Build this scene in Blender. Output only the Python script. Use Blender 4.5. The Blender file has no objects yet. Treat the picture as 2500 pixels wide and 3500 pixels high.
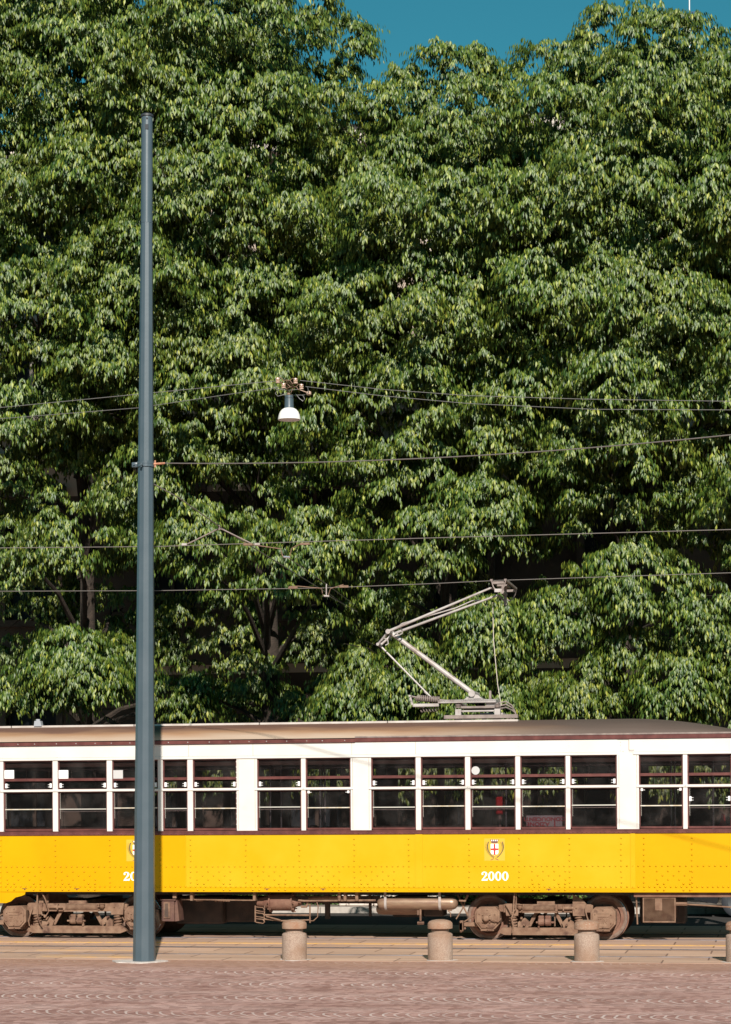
import bpy, math, random
import numpy as np
from mathutils import Vector, Matrix, Euler
random.seed(7)
sc = bpy.context.scene
R_ = math.radians
# ------------------------------------------------------------------ camera
F = 7500.0                      # focal length in photo pixels (photo 2500 px wide)
YAW, ROLL = R_(10.5), -0.0064
CAM = Vector((32.35*math.tan(YAW), -32.35, 2.045))
RM = Matrix.Rotation(YAW, 3, 'Z') @ Matrix.Rotation(math.pi/2, 3, 'X') @ Matrix.Rotation(ROLL, 3, 'Z')
cd = bpy.data.cameras.new('camera'); cam = bpy.data.objects.new('camera', cd)
sc.collection.objects.link(cam); sc.camera = cam
cam.matrix_world = Matrix.Translation(CAM) @ RM.to_4x4()
cd.sensor_fit = 'HORIZONTAL'; cd.sensor_width = 36; cd.lens = 36*F/2500
cd.shift_y = 0.4; cd.clip_start = .5; cd.clip_end = 3000
# ------------------------------------------------------------------ light
SUN_EL, SUN_AZ = R_(32), R_(14.8)
w = bpy.data.worlds.new('World'); sc.world = w; w.use_nodes = True
nt = w.node_tree; bg = nt.nodes['Background']
sky = nt.nodes.new('ShaderNodeTexSky'); sky.sky_type = 'NISHITA'; sky.sun_disc = False
sky.sun_elevation = SUN_EL; sky.sun_rotation = R_(180-14.8); sky.ozone_density = 2.0; sky.dust_density = .3; sky.air_density = 1.0
tint = nt.nodes.new('ShaderNodeMix'); tint.data_type = 'RGBA'; tint.blend_type = 'MULTIPLY'
tint.inputs[0].default_value = 1; tint.inputs[7].default_value = (.31, 1.16, 1.0, 1)
nt.links.new(sky.outputs[0], tint.inputs[6]); nt.links.new(tint.outputs[2], bg.inputs[0])
bg.inputs[1].default_value = .05
sl = bpy.data.lights.new('sun', 'SUN'); so = bpy.data.objects.new('sun', sl); sc.collection.objects.link(so)
sl.energy = 5.0; sl.angle = R_(.5); sl.color = (1, .93, .83)
sd = Vector((-math.sin(SUN_AZ)*math.cos(SUN_EL), math.cos(SUN_AZ)*math.cos(SUN_EL), -math.sin(SUN_EL)))
so.rotation_euler = sd.to_track_quat('-Z', 'Y').to_euler()
sc.view_settings.view_transform = 'Standard'; sc.view_settings.look = 'None'
sc.view_settings.gamma = 1; sc.view_settings.exposure = .45
# ------------------------------------------------------------------ helpers
def P(u, v, Y):                       # world point seen at photo pixel (u, v) on the plane y = Y
    d = RM @ Vector(((u-1250)/F, -(v-2750)/F, -1)); t = (Y-CAM.y)/d.y
    return CAM + d*t
def X(u, Y=0, v=3000): return P(u, v, Y).x
def Z(v, Y=0, u=1250): return P(u, v, Y).z
def G(u, v):                          # ground point
    d = RM @ Vector(((u-1250)/F, -(v-2750)/F, -1)); t = (0-CAM.z)/d.z
    return CAM + d*t
def tag(o, label=None, cat=None, group=None, kind=None):
    if label: o['label'] = label
    if cat: o['category'] = cat
    if group: o['group'] = group
    if kind: o['kind'] = kind
    return o
def empty(name, loc, label, cat, group=None):
    o = bpy.data.objects.new(name, None); sc.collection.objects.link(o)
    o.location = loc; o.empty_display_size = .2
    tag(o, label, cat, group); return o
class MB:
    def __init__(s): s.v = []; s.f = []; s.m = []; s.cur = 0
    def add(s, vs, fs):
        b = len(s.v); s.v += [tuple(p) for p in vs]
        for f in fs: s.f.append(tuple(i+b for i in f)); s.m.append(s.cur)
        return s
    def mat(s, i): s.cur = i; return s
    def box(s, x0, x1, y0, y1, z0, z1, ch=0):
        if x0 > x1: x0, x1 = x1, x0
        if y0 > y1: y0, y1 = y1, y0
        if z0 > z1: z0, z1 = z1, z0
        if ch <= 0:
            vs = [(x, y, z) for z in (z0, z1) for y in (y0, y1) for x in (x0, x1)]
            return s.add(vs, [(0,2,3,1),(4,5,7,6),(0,1,5,4),(2,6,7,3),(0,4,6,2),(1,3,7,5)])
        c = min(ch, (x1-x0)*.49, (y1-y0)*.49, (z1-z0)*.49)      # outline in XZ chamfered, front edge bevelled
        def ring(y, k):
            a = c*(2 if k else 1); e = c if k else 0
            X0, X1, Z0, Z1 = x0+e, x1-e, z0+e, z1-e; a = c
            return [(X0+a,y,Z0),(X1-a,y,Z0),(X1,y,Z0+a),(X1,y,Z1-a),(X1-a,y,Z1),(X0+a,y,Z1),(X0,y,Z1-a),(X0,y,Z0+a)]
        vs = ring(y0, 1)+ring(y0+c, 0)+ring(y1, 0)
        fs = [tuple(range(8)), tuple(range(23, 15, -1))]
        for r in (0, 8):
            for i in range(8): j = (i+1) % 8; fs.append((r+i, r+8+i, r+8+j, r+j))
        return s.add(vs, fs)
    def ring(s, c, ax, r, n, ph=0):
        ax = Vector(ax).normalized(); t = Vector((0,0,1)) if abs(ax.z) < .9 else Vector((1,0,0))
        a = ax.cross(t).normalized(); b = ax.cross(a)
        return [Vector(c)+a*math.cos(2*math.pi*i/n+ph)*r+b*math.sin(2*math.pi*i/n+ph)*r for i in range(n)]
    def lathe(s, c, ax, prof, n=20, cap=True, ph=0):      # prof: [(distance along axis, radius)]
        ax = Vector(ax).normalized(); vs = []; fs = []
        for d, r in prof: vs += s.ring(Vector(c)+ax*d, ax, max(r, 1e-4), n, ph)
        for k in range(len(prof)-1):
            for i in range(n):
                j = (i+1) % n; fs.append((k*n+i, k*n+j, (k+1)*n+j, (k+1)*n+i))
        if cap: fs.append(tuple(range(n-1, -1, -1))); fs.append(tuple(range((len(prof)-1)*n, len(prof)*n)))
        return s.add(vs, fs)
    def cyl(s, a, b, r, n=12, r2=None):
        a, b = Vector(a), Vector(b); return s.lathe(a, b-a, [(0, r), ((b-a).length, r if r2 is None else r2)], n)
    def tube(s, pts, r, n=6):
        pts = [Vector(p) for p in pts]; vs = []; fs = []; m = len(pts); prev = None
        for i, p in enumerate(pts):
            t = (pts[min(i+1, m-1)]-pts[max(i-1, 0)]).normalized()
            if prev is None:
                q = Vector((0,0,1)) if abs(t.z) < .9 else Vector((0,1,0)); a = t.cross(q).normalized()
            else: a = (prev - t*prev.dot(t)).normalized()
            prev = a; b = t.cross(a); rr = r[i] if isinstance(r, (list, tuple)) else r
            vs += [p+a*math.cos(2*math.pi*k/n)*rr+b*math.sin(2*math.pi*k/n)*rr for k in range(n)]
        for i in range(m-1):
            for k in range(n):
                j = (k+1) % n; fs.append((i*n+k, i*n+j, (i+1)*n+j, (i+1)*n+k))
        fs.append(tuple(range(n-1, -1, -1))); fs.append(tuple(range((m-1)*n, m*n)))
        return s.add(vs, fs)
    def coil(s, a, b, R, r, turns, n=5):
        a, b = Vector(a), Vector(b); ax = (b-a).normalized(); t = Vector((0,0,1)) if abs(ax.z) < .9 else Vector((1,0,0))
        e = ax.cross(t).normalized(); g = ax.cross(e); k = int(turns*10); 
        return s.tube([a+(b-a)*(i/k)+e*math.cos(i*.628)*R+g*math.sin(i*.628)*R for i in range(k+1)], r, n)
    def prism(s, poly, y0, y1):                 # polygon of (x, z) extruded along y
        n = len(poly); vs = [(x, y0, z) for x, z in poly]+[(x, y1, z) for x, z in poly]
        fs = [tuple(range(n)), tuple(range(2*n-1, n-1, -1))]
        for i in range(n): j = (i+1) % n; fs.append((i, n+i, n+j, j))
        return s.add(vs, fs)
    def dome(s, c, r, h, n=6):                  # rivet head facing -y
        x, y, z = c; vs = [(x+r*math.cos(k*2*math.pi/n), y, z+r*math.sin(k*2*math.pi/n)) for k in range(n)]
        vs += [(x+.6*r*math.cos(k*2*math.pi/n), y-h*.8, z+.6*r*math.sin(k*2*math.pi/n)) for k in range(n)]+[(x, y-h, z)]
        fs = [(k, (k+1) % n, n+(k+1) % n, n+k) for k in range(n)]+[(n+k, n+(k+1) % n, 2*n) for k in range(n)]
        return s.add(vs, fs)
    def build(s, name, mats, parent=None, smooth=False, bevel=0):
        me = bpy.data.meshes.new(name); me.from_pydata(s.v, [], s.f)
        if not isinstance(mats, (list, tuple)): mats = [mats]
        for m in mats: me.materials.append(m)
        me.polygons.foreach_set('material_index', s.m)
        import bmesh
        bm = bmesh.new(); bm.from_mesh(me); bmesh.ops.recalc_face_normals(bm, faces=bm.faces); bm.to_mesh(me); bm.free()
        if smooth:
            me.polygons.foreach_set('use_smooth', [True]*len(me.polygons))
            try: me.set_sharp_from_angle(angle=R_(38))
            except Exception: pass
        me.update()
        o = bpy.data.objects.new(name, me); sc.collection.objects.link(o)
        if parent:
            o.parent = parent; o.matrix_parent_inverse = abs_world(parent).inverted()
        if bevel:
            b = o.modifiers.new('bevel', 'BEVEL'); b.width = bevel; b.segments = 2; b.limit_method = 'ANGLE'
        return o
def abs_world(o):
    m = Matrix.Translation(o.location) @ o.rotation_euler.to_matrix().to_4x4()
    if o.parent: m = abs_world(o.parent) @ o.matrix_parent_inverse @ m
    return m
# ------------------------------------------------------------------ materials
def nodes(m): return m.node_tree.nodes, m.node_tree.links
def M(name, col, rough=.5, metal=0, col2=None, scale=4, bump=0, bscale=60, detail=6, spec=.5, lo=.35, hi=.65, col3=None, s3=1.2, lo3=.55, hi3=.7, stretch=None):
    m = bpy.data.materials.new(name); m.use_nodes = True; N, L = nodes(m); p = N['Principled BSDF']
    p.inputs['Roughness'].default_value = rough; p.inputs['Specular IOR Level'].default_value = .5; p.inputs['Metallic'].default_value = metal
    p.inputs['Specular IOR Level'].default_value = spec; p.inputs['Base Color'].default_value = (*col, 1)
    tc = N.new('ShaderNodeNewGeometry'); src = tc.outputs['Position']
    if stretch:
        mp = N.new('ShaderNodeMapping'); mp.inputs['Scale'].default_value = stretch; L.new(src, mp.inputs[0]); src = mp.outputs[0]
    if col2:
        n = N.new('ShaderNodeTexNoise'); n.inputs['Scale'].default_value = scale; n.inputs['Detail'].default_value = detail
        L.new(src, n.inputs[0]); r = N.new('ShaderNodeMapRange'); r.inputs[1].default_value = lo; r.inputs[2].default_value = hi
        L.new(n.outputs[0], r.inputs[0]); x = N.new('ShaderNodeMix'); x.data_type = 'RGBA'
        x.inputs[6].default_value = (*col, 1); x.inputs[7].default_value = (*col2, 1); L.new(r.outputs[0], x.inputs[0]); out = x.outputs[2]
        if col3:
            n3 = N.new('ShaderNodeTexNoise'); n3.inputs['Scale'].default_value = s3; n3.inputs['Detail'].default_value = 8
            L.new(src, n3.inputs[0]); r3 = N.new('ShaderNodeMapRange'); r3.inputs[1].default_value = lo3; r3.inputs[2].default_value = hi3
            L.new(n3.outputs[0], r3.inputs[0]); x3 = N.new('ShaderNodeMix'); x3.data_type = 'RGBA'
            x3.inputs[7].default_value = (*col3, 1); L.new(r3.outputs[0], x3.inputs[0]); L.new(out, x3.inputs[6]); out = x3.outputs[2]
        L.new(out, p.inputs['Base Color'])
    if bump:
        b = N.new('ShaderNodeTexNoise'); b.inputs['Scale'].default_value = bscale; b.inputs['Detail'].default_value = 5
        L.new(src, b.inputs[0]); bb = N.new('ShaderNodeBump'); bb.inputs['Strength'].default_value = bump; bb.inputs['Distance'].default_value = .02
        L.new(b.outputs[0], bb.inputs['Height']); L.new(bb.outputs[0], p.inputs['Normal'])
    return m
mt = {}
mt['yellow'] = M('yellow_paint', (.54,.285,.001), .38, 0, (.55,.315,.002), 1.1, .04, 9, col3=(.53,.275,.001), s3=.55, spec=.15)
mt['yellow2'] = M('sun_faded_yellow_paint', (.53,.315,.004), .4, 0, (.54,.35,.012), 1.3, .04, 9, col3=(.53,.31,.003), s3=.7, spec=.15)
mt['white'] = M('cream_paint', (.585,.55,.52), .42, 0, (.62,.595,.57), 2, .03, 12, col3=(.50,.42,.34), s3=2.3, lo3=.66, hi3=.86)
mt['whitegap'] = M('grimy_cream_joint', (.36,.29,.24), .7)
mt['maroon'] = M('maroon_paint', (.085,.028,.026), .3, 0, (.13,.045,.04), 8)
mt['maroon2'] = M('faded_maroon_paint', (.20,.085,.07), .4, 0, (.27,.13,.10), 8)
mt['brown'] = M('dusty_brown_iron', (.145,.076,.047), .8, 0, (.225,.135,.088), 9, .35, 90, col3=(.075,.033,.022), s3=6)
mt['rust'] = M('rusty_iron', (.13,.055,.036), .8, 0, (.19,.10,.068), 9, .35, 90)
mt['boxrust'] = M('dark_red_oxide', (.085,.036,.028), .7, 0, (.13,.065,.045), 9, .2, 60)
mt['dark'] = M('dark_underframe', (.035,.026,.022), .8, 0, (.07,.045,.035), 5, .3, 50)
mt['tank'] = M('dusty_tank_metal', (.20,.115,.08), .38, .25, (.27,.18,.12), 5, .06, 40, stretch=(1,1,4))
mt['steel'] = M('polished_steel', (.62,.62,.66), .25, .9)
mt['grey'] = M('grey_painted_steel', (.33,.29,.28), .45, 0, (.42,.38,.365), 6, .1, 40, col3=(.22,.165,.145), s3=4)
mt['greydark'] = M('sooty_steel', (.16,.12,.11), .6, 0, (.25,.2,.18), 8, .2, 50)
mt['pole'] = M('blue_grey_paint', (.054,.078,.097), .36, 0, (.066,.090,.110), 3, .03, 15)
mt['poledk'] = M('dark_grey_rubber', (.03,.033,.04), .5)
mt['copper'] = M('weathered_copper', (.50,.24,.14), .5, .3, (.35,.15,.09), 30)
mt['wire'] = M('weathered_wire', (.17,.15,.14), .5, .3)
mt['wirelt'] = M('galvanised_wire', (.16,.155,.15), .5, .3)
mt['porcelain'] = M('brown_porcelain', (.42,.27,.20), .25, 0, (.52,.38,.30), 40)
mt['lampw'] = M('opal_white_glass', (.82,.79,.76), .25)
mt['bracket'] = M('bracket_bronze', (.14,.08,.05), .55, .2, (.20,.12,.08), 30)
mt['stone'] = M('bollard_granite', (.27,.185,.142), .85, 0, (.36,.265,.21), 70, .5, 140, col3=(.24,.14,.09), s3=2.6, lo3=.5, hi3=.75, detail=8, lo=.4, hi=.6)
mt['stonecap'] = M('rust_stained_granite', (.31,.20,.14), .85, 0, (.27,.14,.085), 9, .5, 140, col3=(.34,.25,.19), s3=40)
mt['pad'] = M('pale_cement', (.55,.50,.47), .9, 0, (.42,.36,.33), 10, .4, 60)
mt['bark'] = M('tree_bark', (.020,.014,.010), .9, 0, (.042,.029,.021), 9, .8, 40)
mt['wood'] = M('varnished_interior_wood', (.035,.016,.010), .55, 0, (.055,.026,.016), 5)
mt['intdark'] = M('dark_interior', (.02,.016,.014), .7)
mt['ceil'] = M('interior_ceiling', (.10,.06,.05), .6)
mt['red'] = M('red_plastic', (.45,.012,.02), .4)
mt['sticker'] = M('white_sticker', (.78,.76,.76), .5)
mt['stickerg'] = M('grey_sticker', (.45,.44,.44), .5)
mt['signw'] = M('grey_white_board', (.30,.28,.30), .6)
mt['signr'] = M('red_print', (.30,.015,.03), .6)
mt['crestplate'] = M('pale_yellow_transfer', (.58,.37,.035), .4)
mt['cream'] = M('crest_white', (.85,.83,.80), .4)
mt['crestred'] = M('crest_red', (.65,.03,.02), .4)
mt['crestbr'] = M('crest_brown', (.16,.07,.05), .5)
mt['crestgr'] = M('crest_olive', (.10,.085,.02), .5)
mt['num'] = M('white_numerals', (.86,.86,.85), .4)
mt['facadelow'] = M('shade_toned_rusticated_stone', (.045,.032,.024), .9, 0, (.085,.062,.048), 1.5, .4, 30)  # stone of the lower floors coloured darker to stand in for tree shade
mt['facade'] = M('sandstone_facade', (.42,.33,.26), .9, 0, (.52,.43,.36), 1.5, .4, 30)
mt['facadew'] = M('pale_facade_trim', (.62,.53,.47), .85, 0, (.68,.6,.55), 3)
mt['winglass'] = M('window_glass_dark', (.02,.025,.03), .1)
mt['kerb'] = M('grey_kerb_granite', (.36,.32,.29), .85, 0, (.45,.40,.36), 12, .3, 80)
mt['antenna'] = M('antenna_white', (.75,.73,.72), .4)
# tram roof: weathered tan canvas turning grey-brown towards the front
def roof_mat():
    m = bpy.data.materials.new('weathered_roof_canvas'); m.use_nodes = True; N, L = nodes(m); p = N['Principled BSDF']
    p.inputs['Roughness'].default_value = .75; g = N.new('ShaderNodeNewGeometry'); sx = N.new('ShaderNodeSeparateXYZ'); L.new(g.outputs['Position'], sx.inputs[0])
    mp = N.new('ShaderNodeMapping'); mp.inputs['Scale'].default_value = (.5, 2, 5); L.new(g.outputs['Position'], mp.inputs[0])
    n = N.new('ShaderNodeTexNoise'); n.inputs['Scale'].default_value = 1.6; n.inputs['Detail'].default_value = 7; L.new(mp.outputs[0], n.inputs[0])
    # height + noise -> pale drip zone low, rusty stain high
    zr = N.new('ShaderNodeMapRange'); zr.inputs[1].default_value = 3.02; zr.inputs[2].default_value = 3.24; L.new(sx.outputs[2], zr.inputs[0])
    ad = N.new('ShaderNodeMath'); ad.operation = 'MULTIPLY_ADD'; L.new(n.outputs[0], ad.inputs[0]); ad.inputs[1].default_value = .9; L.new(zr.outputs[0], ad.inputs[2])
    cr = N.new('ShaderNodeValToRGB'); cr.color_ramp.elements[0].position = .45; cr.color_ramp.elements[0].color = (.33,.25,.19,1)
    cr.color_ramp.elements[1].position = 1.25; cr.color_ramp.elements[1].color = (.13,.065,.045,1)
    e = cr.color_ramp.elements.new(.8); e.color = (.26,.145,.08,1)
    sb = N.new('ShaderNodeMath'); sb.operation = 'MULTIPLY'; sb.inputs[1].default_value = .72; L.new(ad.outputs[0], sb.inputs[0]); L.new(sb.outputs[0], cr.inputs[0])
    c2 = N.new('ShaderNodeMix'); c2.data_type = 'RGBA'; c2.inputs[6].default_value = (.060,.040,.032,1); c2.inputs[7].default_value = (.098,.070,.057,1); L.new(n.outputs[0], c2.inputs[0])
    xr = N.new('ShaderNodeMath'); xr.operation = 'MULTIPLY_ADD'; L.new(n.outputs[0], xr.inputs[0]); xr.inputs[1].default_value = 1.6; L.new(sx.outputs[0], xr.inputs[2])
    xm = N.new('ShaderNodeMapRange'); xm.inputs[1].default_value = .8; xm.inputs[2].default_value = 4.4; xm.interpolation_type = 'SMOOTHSTEP'; L.new(xr.outputs[0], xm.inputs[0])
    mx = N.new('ShaderNodeMix'); mx.data_type = 'RGBA'; L.new(xm.outputs[0], mx.inputs[0]); L.new(cr.outputs[0], mx.inputs[6]); L.new(c2.outputs[2], mx.inputs[7])
    L.new(mx.outputs[2], p.inputs['Base Color'])
    b = N.new('ShaderNodeBump'); b.inputs['Strength'].default_value = .15; L.new(n.outputs[0], b.inputs['Height']); L.new(b.outputs[0], p.inputs['Normal'])
    return m
mt['roof'] = roof_mat()
def glass_mat():
    m = bpy.data.materials.new('window_glass'); m.use_nodes = True; N, L = nodes(m); N.remove(N['Principled BSDF']); o = N['Material Output']
    t = N.new('ShaderNodeBsdfTransparent'); t.inputs[0].default_value = (.68,.64,.65,1); g = N.new('ShaderNodeBsdfGlossy'); g.inputs['Roughness'].default_value = .02
    g.inputs[0].default_value = (.9,.9,.95,1)
    fr = N.new('ShaderNodeFresnel'); fr.inputs[0].default_value = 1.45
    d = N.new('ShaderNodeBsdfDiffuse'); d.inputs[0].default_value = (.5,.47,.45,1)
    geo = N.new('ShaderNodeNewGeometry'); n = N.new('ShaderNodeTexNoise'); n.inputs['Scale'].default_value = 3; n.inputs['Detail'].default_value = 9; L.new(geo.outputs['Position'], n.inputs[0])
    r = N.new('ShaderNodeMapRange'); r.inputs[1].default_value = .45; r.inputs[2].default_value = .8; r.inputs[3].default_value = .006; r.inputs[4].default_value = .034; L.new(n.outputs[0], r.inputs[0])
    a = N.new('ShaderNodeMixShader'); L.new(r.outputs[0], a.inputs[0]); L.new(t.outputs[0], a.inputs[1]); L.new(d.outputs[0], a.inputs[2])
    b = N.new('ShaderNodeMixShader'); L.new(fr.outputs[0], b.inputs[0]); L.new(a.outputs[0], b.inputs[1]); L.new(g.outputs[0], b.inputs[2])
    L.new(b.outputs[0], o.inputs[0]); return m
mt['glass'] = glass_mat()
def leaf_mat(name, stops, tr=.09, rough=.46):
    m = bpy.data.materials.new(name); m.use_nodes = True; N, L = nodes(m); p = N['Principled BSDF']; o = N['Material Output']
    g = N.new('ShaderNodeNewGeometry'); cr = N.new('ShaderNodeValToRGB'); L.new(g.outputs['Random Per Island'], cr.inputs[0])
    el = cr.color_ramp.elements; el[0].position, el[0].color = stops[0][0], (*stops[0][1], 1); el[1].position, el[1].color = stops[-1][0], (*stops[-1][1], 1)
    for q, c in stops[1:-1]: e = el.new(q); e.color = (*c, 1)
    n = N.new('ShaderNodeTexNoise'); n.inputs['Scale'].default_value = .9; n.inputs['Detail'].default_value = 3; L.new(g.outputs['Position'], n.inputs[0])
    hv = N.new('ShaderNodeHueSaturation'); L.new(cr.outputs[0], hv.inputs['Color'])
    mr = N.new('ShaderNodeMapRange'); mr.inputs[1].default_value = .3; mr.inputs[2].default_value = .7; mr.inputs[3].default_value = .49; mr.inputs[4].default_value = .515; L.new(n.outputs[0], mr.inputs[0]); L.new(mr.outputs[0], hv.inputs['Hue'])
    L.new(hv.outputs[0], p.inputs['Base Color']); p.inputs['Roughness'].default_value = rough
    t = N.new('ShaderNodeBsdfTranslucent'); L.new(hv.outputs[0], t.inputs[0]); x = N.new('ShaderNodeMixShader'); x.inputs[0].default_value = tr
    L.new(p.outputs[0], x.inputs[1]); L.new(t.outputs[0], x.inputs[2]); L.new(x.outputs[0], o.inputs[0]); return m
mt['leaf'] = leaf_mat('hackberry_leaf', [(0,(.022,.055,.008)),(.35,(.052,.090,.011)),(.7,(.106,.150,.018)),(.93,(.180,.215,.030)),(1,(.30,.31,.04))])
mt['hedge'] = leaf_mat('hedge_leaf', [(0,(.05,.10,.02)),(.5,(.09,.16,.03)),(1,(.15,.22,.05))])
# ------------------------------------------------------------------ setting: ground, paving, rails
def cobble_mat():
    m = bpy.data.materials.new('fan_laid_porphyry_setts'); m.use_nodes = True; N, L = nodes(m); p = N['Principled BSDF']
    g = N.new('ShaderNodeNewGeometry'); s = N.new('ShaderNodeSeparateXYZ'); L.new(g.outputs['Position'], s.inputs[0])
    def ma(op, a, b=None, c=None):
        n = N.new('ShaderNodeMath'); n.operation = op
        for i, x in enumerate((a, b, c)):
            if x is None: continue
            if isinstance(x, (int, float)): n.inputs[i].default_value = x
            else: L.new(x, n.inputs[i])
        return n.outputs[0]
    w1 = N.new('ShaderNodeTexNoise'); w1.inputs['Scale'].default_value = .8; w1.inputs['Detail'].default_value = 2; L.new(g.outputs['Position'], w1.inputs[0])
    w2 = N.new('ShaderNodeTexNoise'); w2.inputs['Scale'].default_value = 5; w2.inputs['Detail'].default_value = 2; L.new(g.outputs['Position'], w2.inputs[0])
    yy = ma('ADD', s.outputs[1], ma('MULTIPLY', w1.outputs[0], .22))
    t = ma('SUBTRACT', ma('FRACT', ma('DIVIDE', yy, 1.72)), .5)            # -0.5..0.5 across one row of fans
    par = ma('MULTIPLY', ma('MULTIPLY', t, t), 3.3)                         # arc bow
    xx = ma('ADD', ma('ADD', s.outputs[0], ma('MULTIPLY', par, -1.0)), ma('MULTIPLY', w2.outputs[0], .07))
    row = ma('FLOOR', ma('DIVIDE', yy, 1.72)); xx = ma('ADD', xx, ma('MULTIPLY', row, .37))
    cb = N.new('ShaderNodeCombineXYZ'); L.new(yy, cb.inputs[0]); L.new(xx, cb.inputs[1])
    br = N.new('ShaderNodeTexBrick'); L.new(cb.outputs[0], br.inputs[0]); br.inputs['Scale'].default_value = 1
    br.inputs['Brick Width'].default_value = .105; br.inputs['Row Height'].default_value = .105; br.inputs['Mortar Size'].default_value = .013; br.inputs['Mortar Smooth'].default_value = .5
    br.inputs['Color1'].default_value = (.16,.070,.057,1); br.inputs['Color2'].default_value = (.44,.255,.22,1); br.inputs['Mortar'].default_value = (.42,.30,.27,1)
    vo = N.new('ShaderNodeTexVoronoi'); vo.inputs['Scale'].default_value = 9.5; vo.inputs['Randomness'].default_value = .7; L.new(g.outputs['Position'], vo.inputs['Vector'])
    vs_ = N.new('ShaderNodeSeparateColor'); L.new(vo.outputs['Color'], vs_.inputs[0])
    vr = N.new('ShaderNodeMapRange'); vr.inputs[1].default_value = .1; vr.inputs[2].default_value = .9; L.new(vs_.outputs[0], vr.inputs[0])
    vm = N.new('ShaderNodeMix'); vm.data_type = 'RGBA'; vm.inputs[6].default_value = (.27,.135,.112,1); vm.inputs[7].default_value = (.47,.275,.24,1); L.new(vr.outputs[0], vm.inputs[0])
    # pale mortar remains only on some of the arc joints
    arc = ma('DIVIDE', xx, .118); fa = ma('ABSOLUTE', ma('SUBTRACT', ma('FRACT', arc), .5)); line = ma('LESS_THAN', fa, .10)
    pn = N.new('ShaderNodeTexNoise'); pn.inputs['Scale'].default_value = 1.5; pn.inputs['Detail'].default_value = 6; L.new(cb.outputs[0], pn.inputs[0])
    mp = N.new('ShaderNodeMapRange'); mp.inputs[1].default_value = .34; mp.inputs[2].default_value = .55; L.new(pn.outputs[0], mp.inputs[0])
    tt = N.new('ShaderNodeMapRange'); tt.inputs[1].default_value = .50; tt.inputs[2].default_value = .30; L.new(ma('ABSOLUTE', t), tt.inputs[0])
    k = ma('MULTIPLY', ma('MULTIPLY', line, mp.outputs[0]), ma('MULTIPLY', tt.outputs[0], .62))
    x = N.new('ShaderNodeMix'); x.data_type = 'RGBA'; L.new(k, x.inputs[0]); L.new(vm.outputs[2], x.inputs[6]); x.inputs[7].default_value = (.74,.64,.60,1)
    sm = N.new('ShaderNodeMapping'); sm.inputs['Scale'].default_value = (7, 9, 1); L.new(g.outputs['Position'], sm.inputs[0])
    sn = N.new('ShaderNodeTexNoise'); sn.inputs['Scale'].default_value = 1.3; sn.inputs['Detail'].default_value = 8; sn.inputs['Roughness'].default_value = .7; L.new(sm.outputs[0], sn.inputs[0])
    sr = N.new('ShaderNodeMapRange'); sr.inputs[1].default_value = .50; sr.inputs[2].default_value = .72; sr.inputs[4].default_value = .22; L.new(sn.outputs[0], sr.inputs[0])
    xs = N.new('ShaderNodeMix'); xs.data_type = 'RGBA'; L.new(sr.outputs[0], xs.inputs[0]); L.new(x.outputs[2], xs.inputs[6]); xs.inputs[7].default_value = (.60,.44,.395,1); x = xs
    # broad patches, and worn redder strip next to the slabs
    n3 = N.new('ShaderNodeTexNoise'); n3.inputs['Scale'].default_value = .7; n3.inputs['Detail'].default_value = 7; L.new(g.outputs['Position'], n3.inputs[0])
    m3 = N.new('ShaderNodeMapRange'); m3.inputs[1].default_value = .35; m3.inputs[2].default_value = .68; L.new(n3.outputs[0], m3.inputs[0])
    x2 = N.new('ShaderNodeMix'); x2.data_type = 'RGBA'; x2.blend_type = 'MULTIPLY'; x2.inputs[7].default_value = (.80,.77,.76,1); L.new(m3.outputs[0], x2.inputs[0]); L.new(x.outputs[2], x2.inputs[6])
    yr = N.new('ShaderNodeMapRange'); yr.inputs[1].default_value = -6.2; yr.inputs[2].default_value = -4.8; yr.inputs[4].default_value = .7; L.new(s.outputs[1], yr.inputs[0])
    x4 = N.new('ShaderNodeMix'); x4.data_type = 'RGBA'; L.new(yr.outputs[0], x4.inputs[0]); L.new(x2.outputs[2], x4.inputs[6]); x4.inputs[7].default_value = (.33,.18,.125,1)
    L.new(x4.outputs[2], p.inputs['Base Color']); p.inputs['Roughness'].default_value = .72
    b = N.new('ShaderNodeBump'); b.inputs['Strength'].default_value = .45; b.inputs['Distance'].default_value = .010
    b.invert = True; L.new(vo.outputs['Distance'], b.inputs['Height']); L.new(b.outputs[0], p.inputs['Normal'])
    return m
def slab_mat():
    m = bpy.data.materials.new('granite_slab_paving'); m.use_nodes = True; N, L = nodes(m); p = N['Principled BSDF']
    g = N.new('ShaderNodeNewGeometry'); br = N.new('ShaderNodeTexBrick'); L.new(g.outputs['Position'], br.inputs[0]); br.inputs['Scale'].default_value = 1
    br.inputs['Brick Width'].default_value = 1.15; br.inputs['Row Height'].default_value = .62; br.inputs['Mortar Size'].default_value = .012
    br.inputs['Color1'].default_value = (.53,.355,.265,1); br.inputs['Color2'].default_value = (.43,.285,.215,1); br.inputs['Mortar'].default_value = (.17,.10,.08,1)
    mp = N.new('ShaderNodeMapping'); mp.inputs['Scale'].default_value = (.35, 2.2, 1); L.new(g.outputs['Position'], mp.inputs[0])
    n = N.new('ShaderNodeTexNoise'); n.inputs['Scale'].default_value = 1.4; n.inputs['Detail'].default_value = 8; L.new(mp.outputs[0], n.inputs[0])
    r = N.new('ShaderNodeMapRange'); r.inputs[1].default_value = .35; r.inputs[2].default_value = .7; L.new(n.outputs[0], r.inputs[0])
    x = N.new('ShaderNodeMix'); x.data_type = 'RGBA'; x.blend_type = 'MULTIPLY'; x.inputs[7].default_value = (.74,.70,.70,1); L.new(r.outputs[0], x.inputs[0]); L.new(br.outputs[0], x.inputs[6])
    L.new(x.outputs[2], p.inputs['Base Color']); p.inputs['Roughness'].default_value = .7; return m
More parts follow.
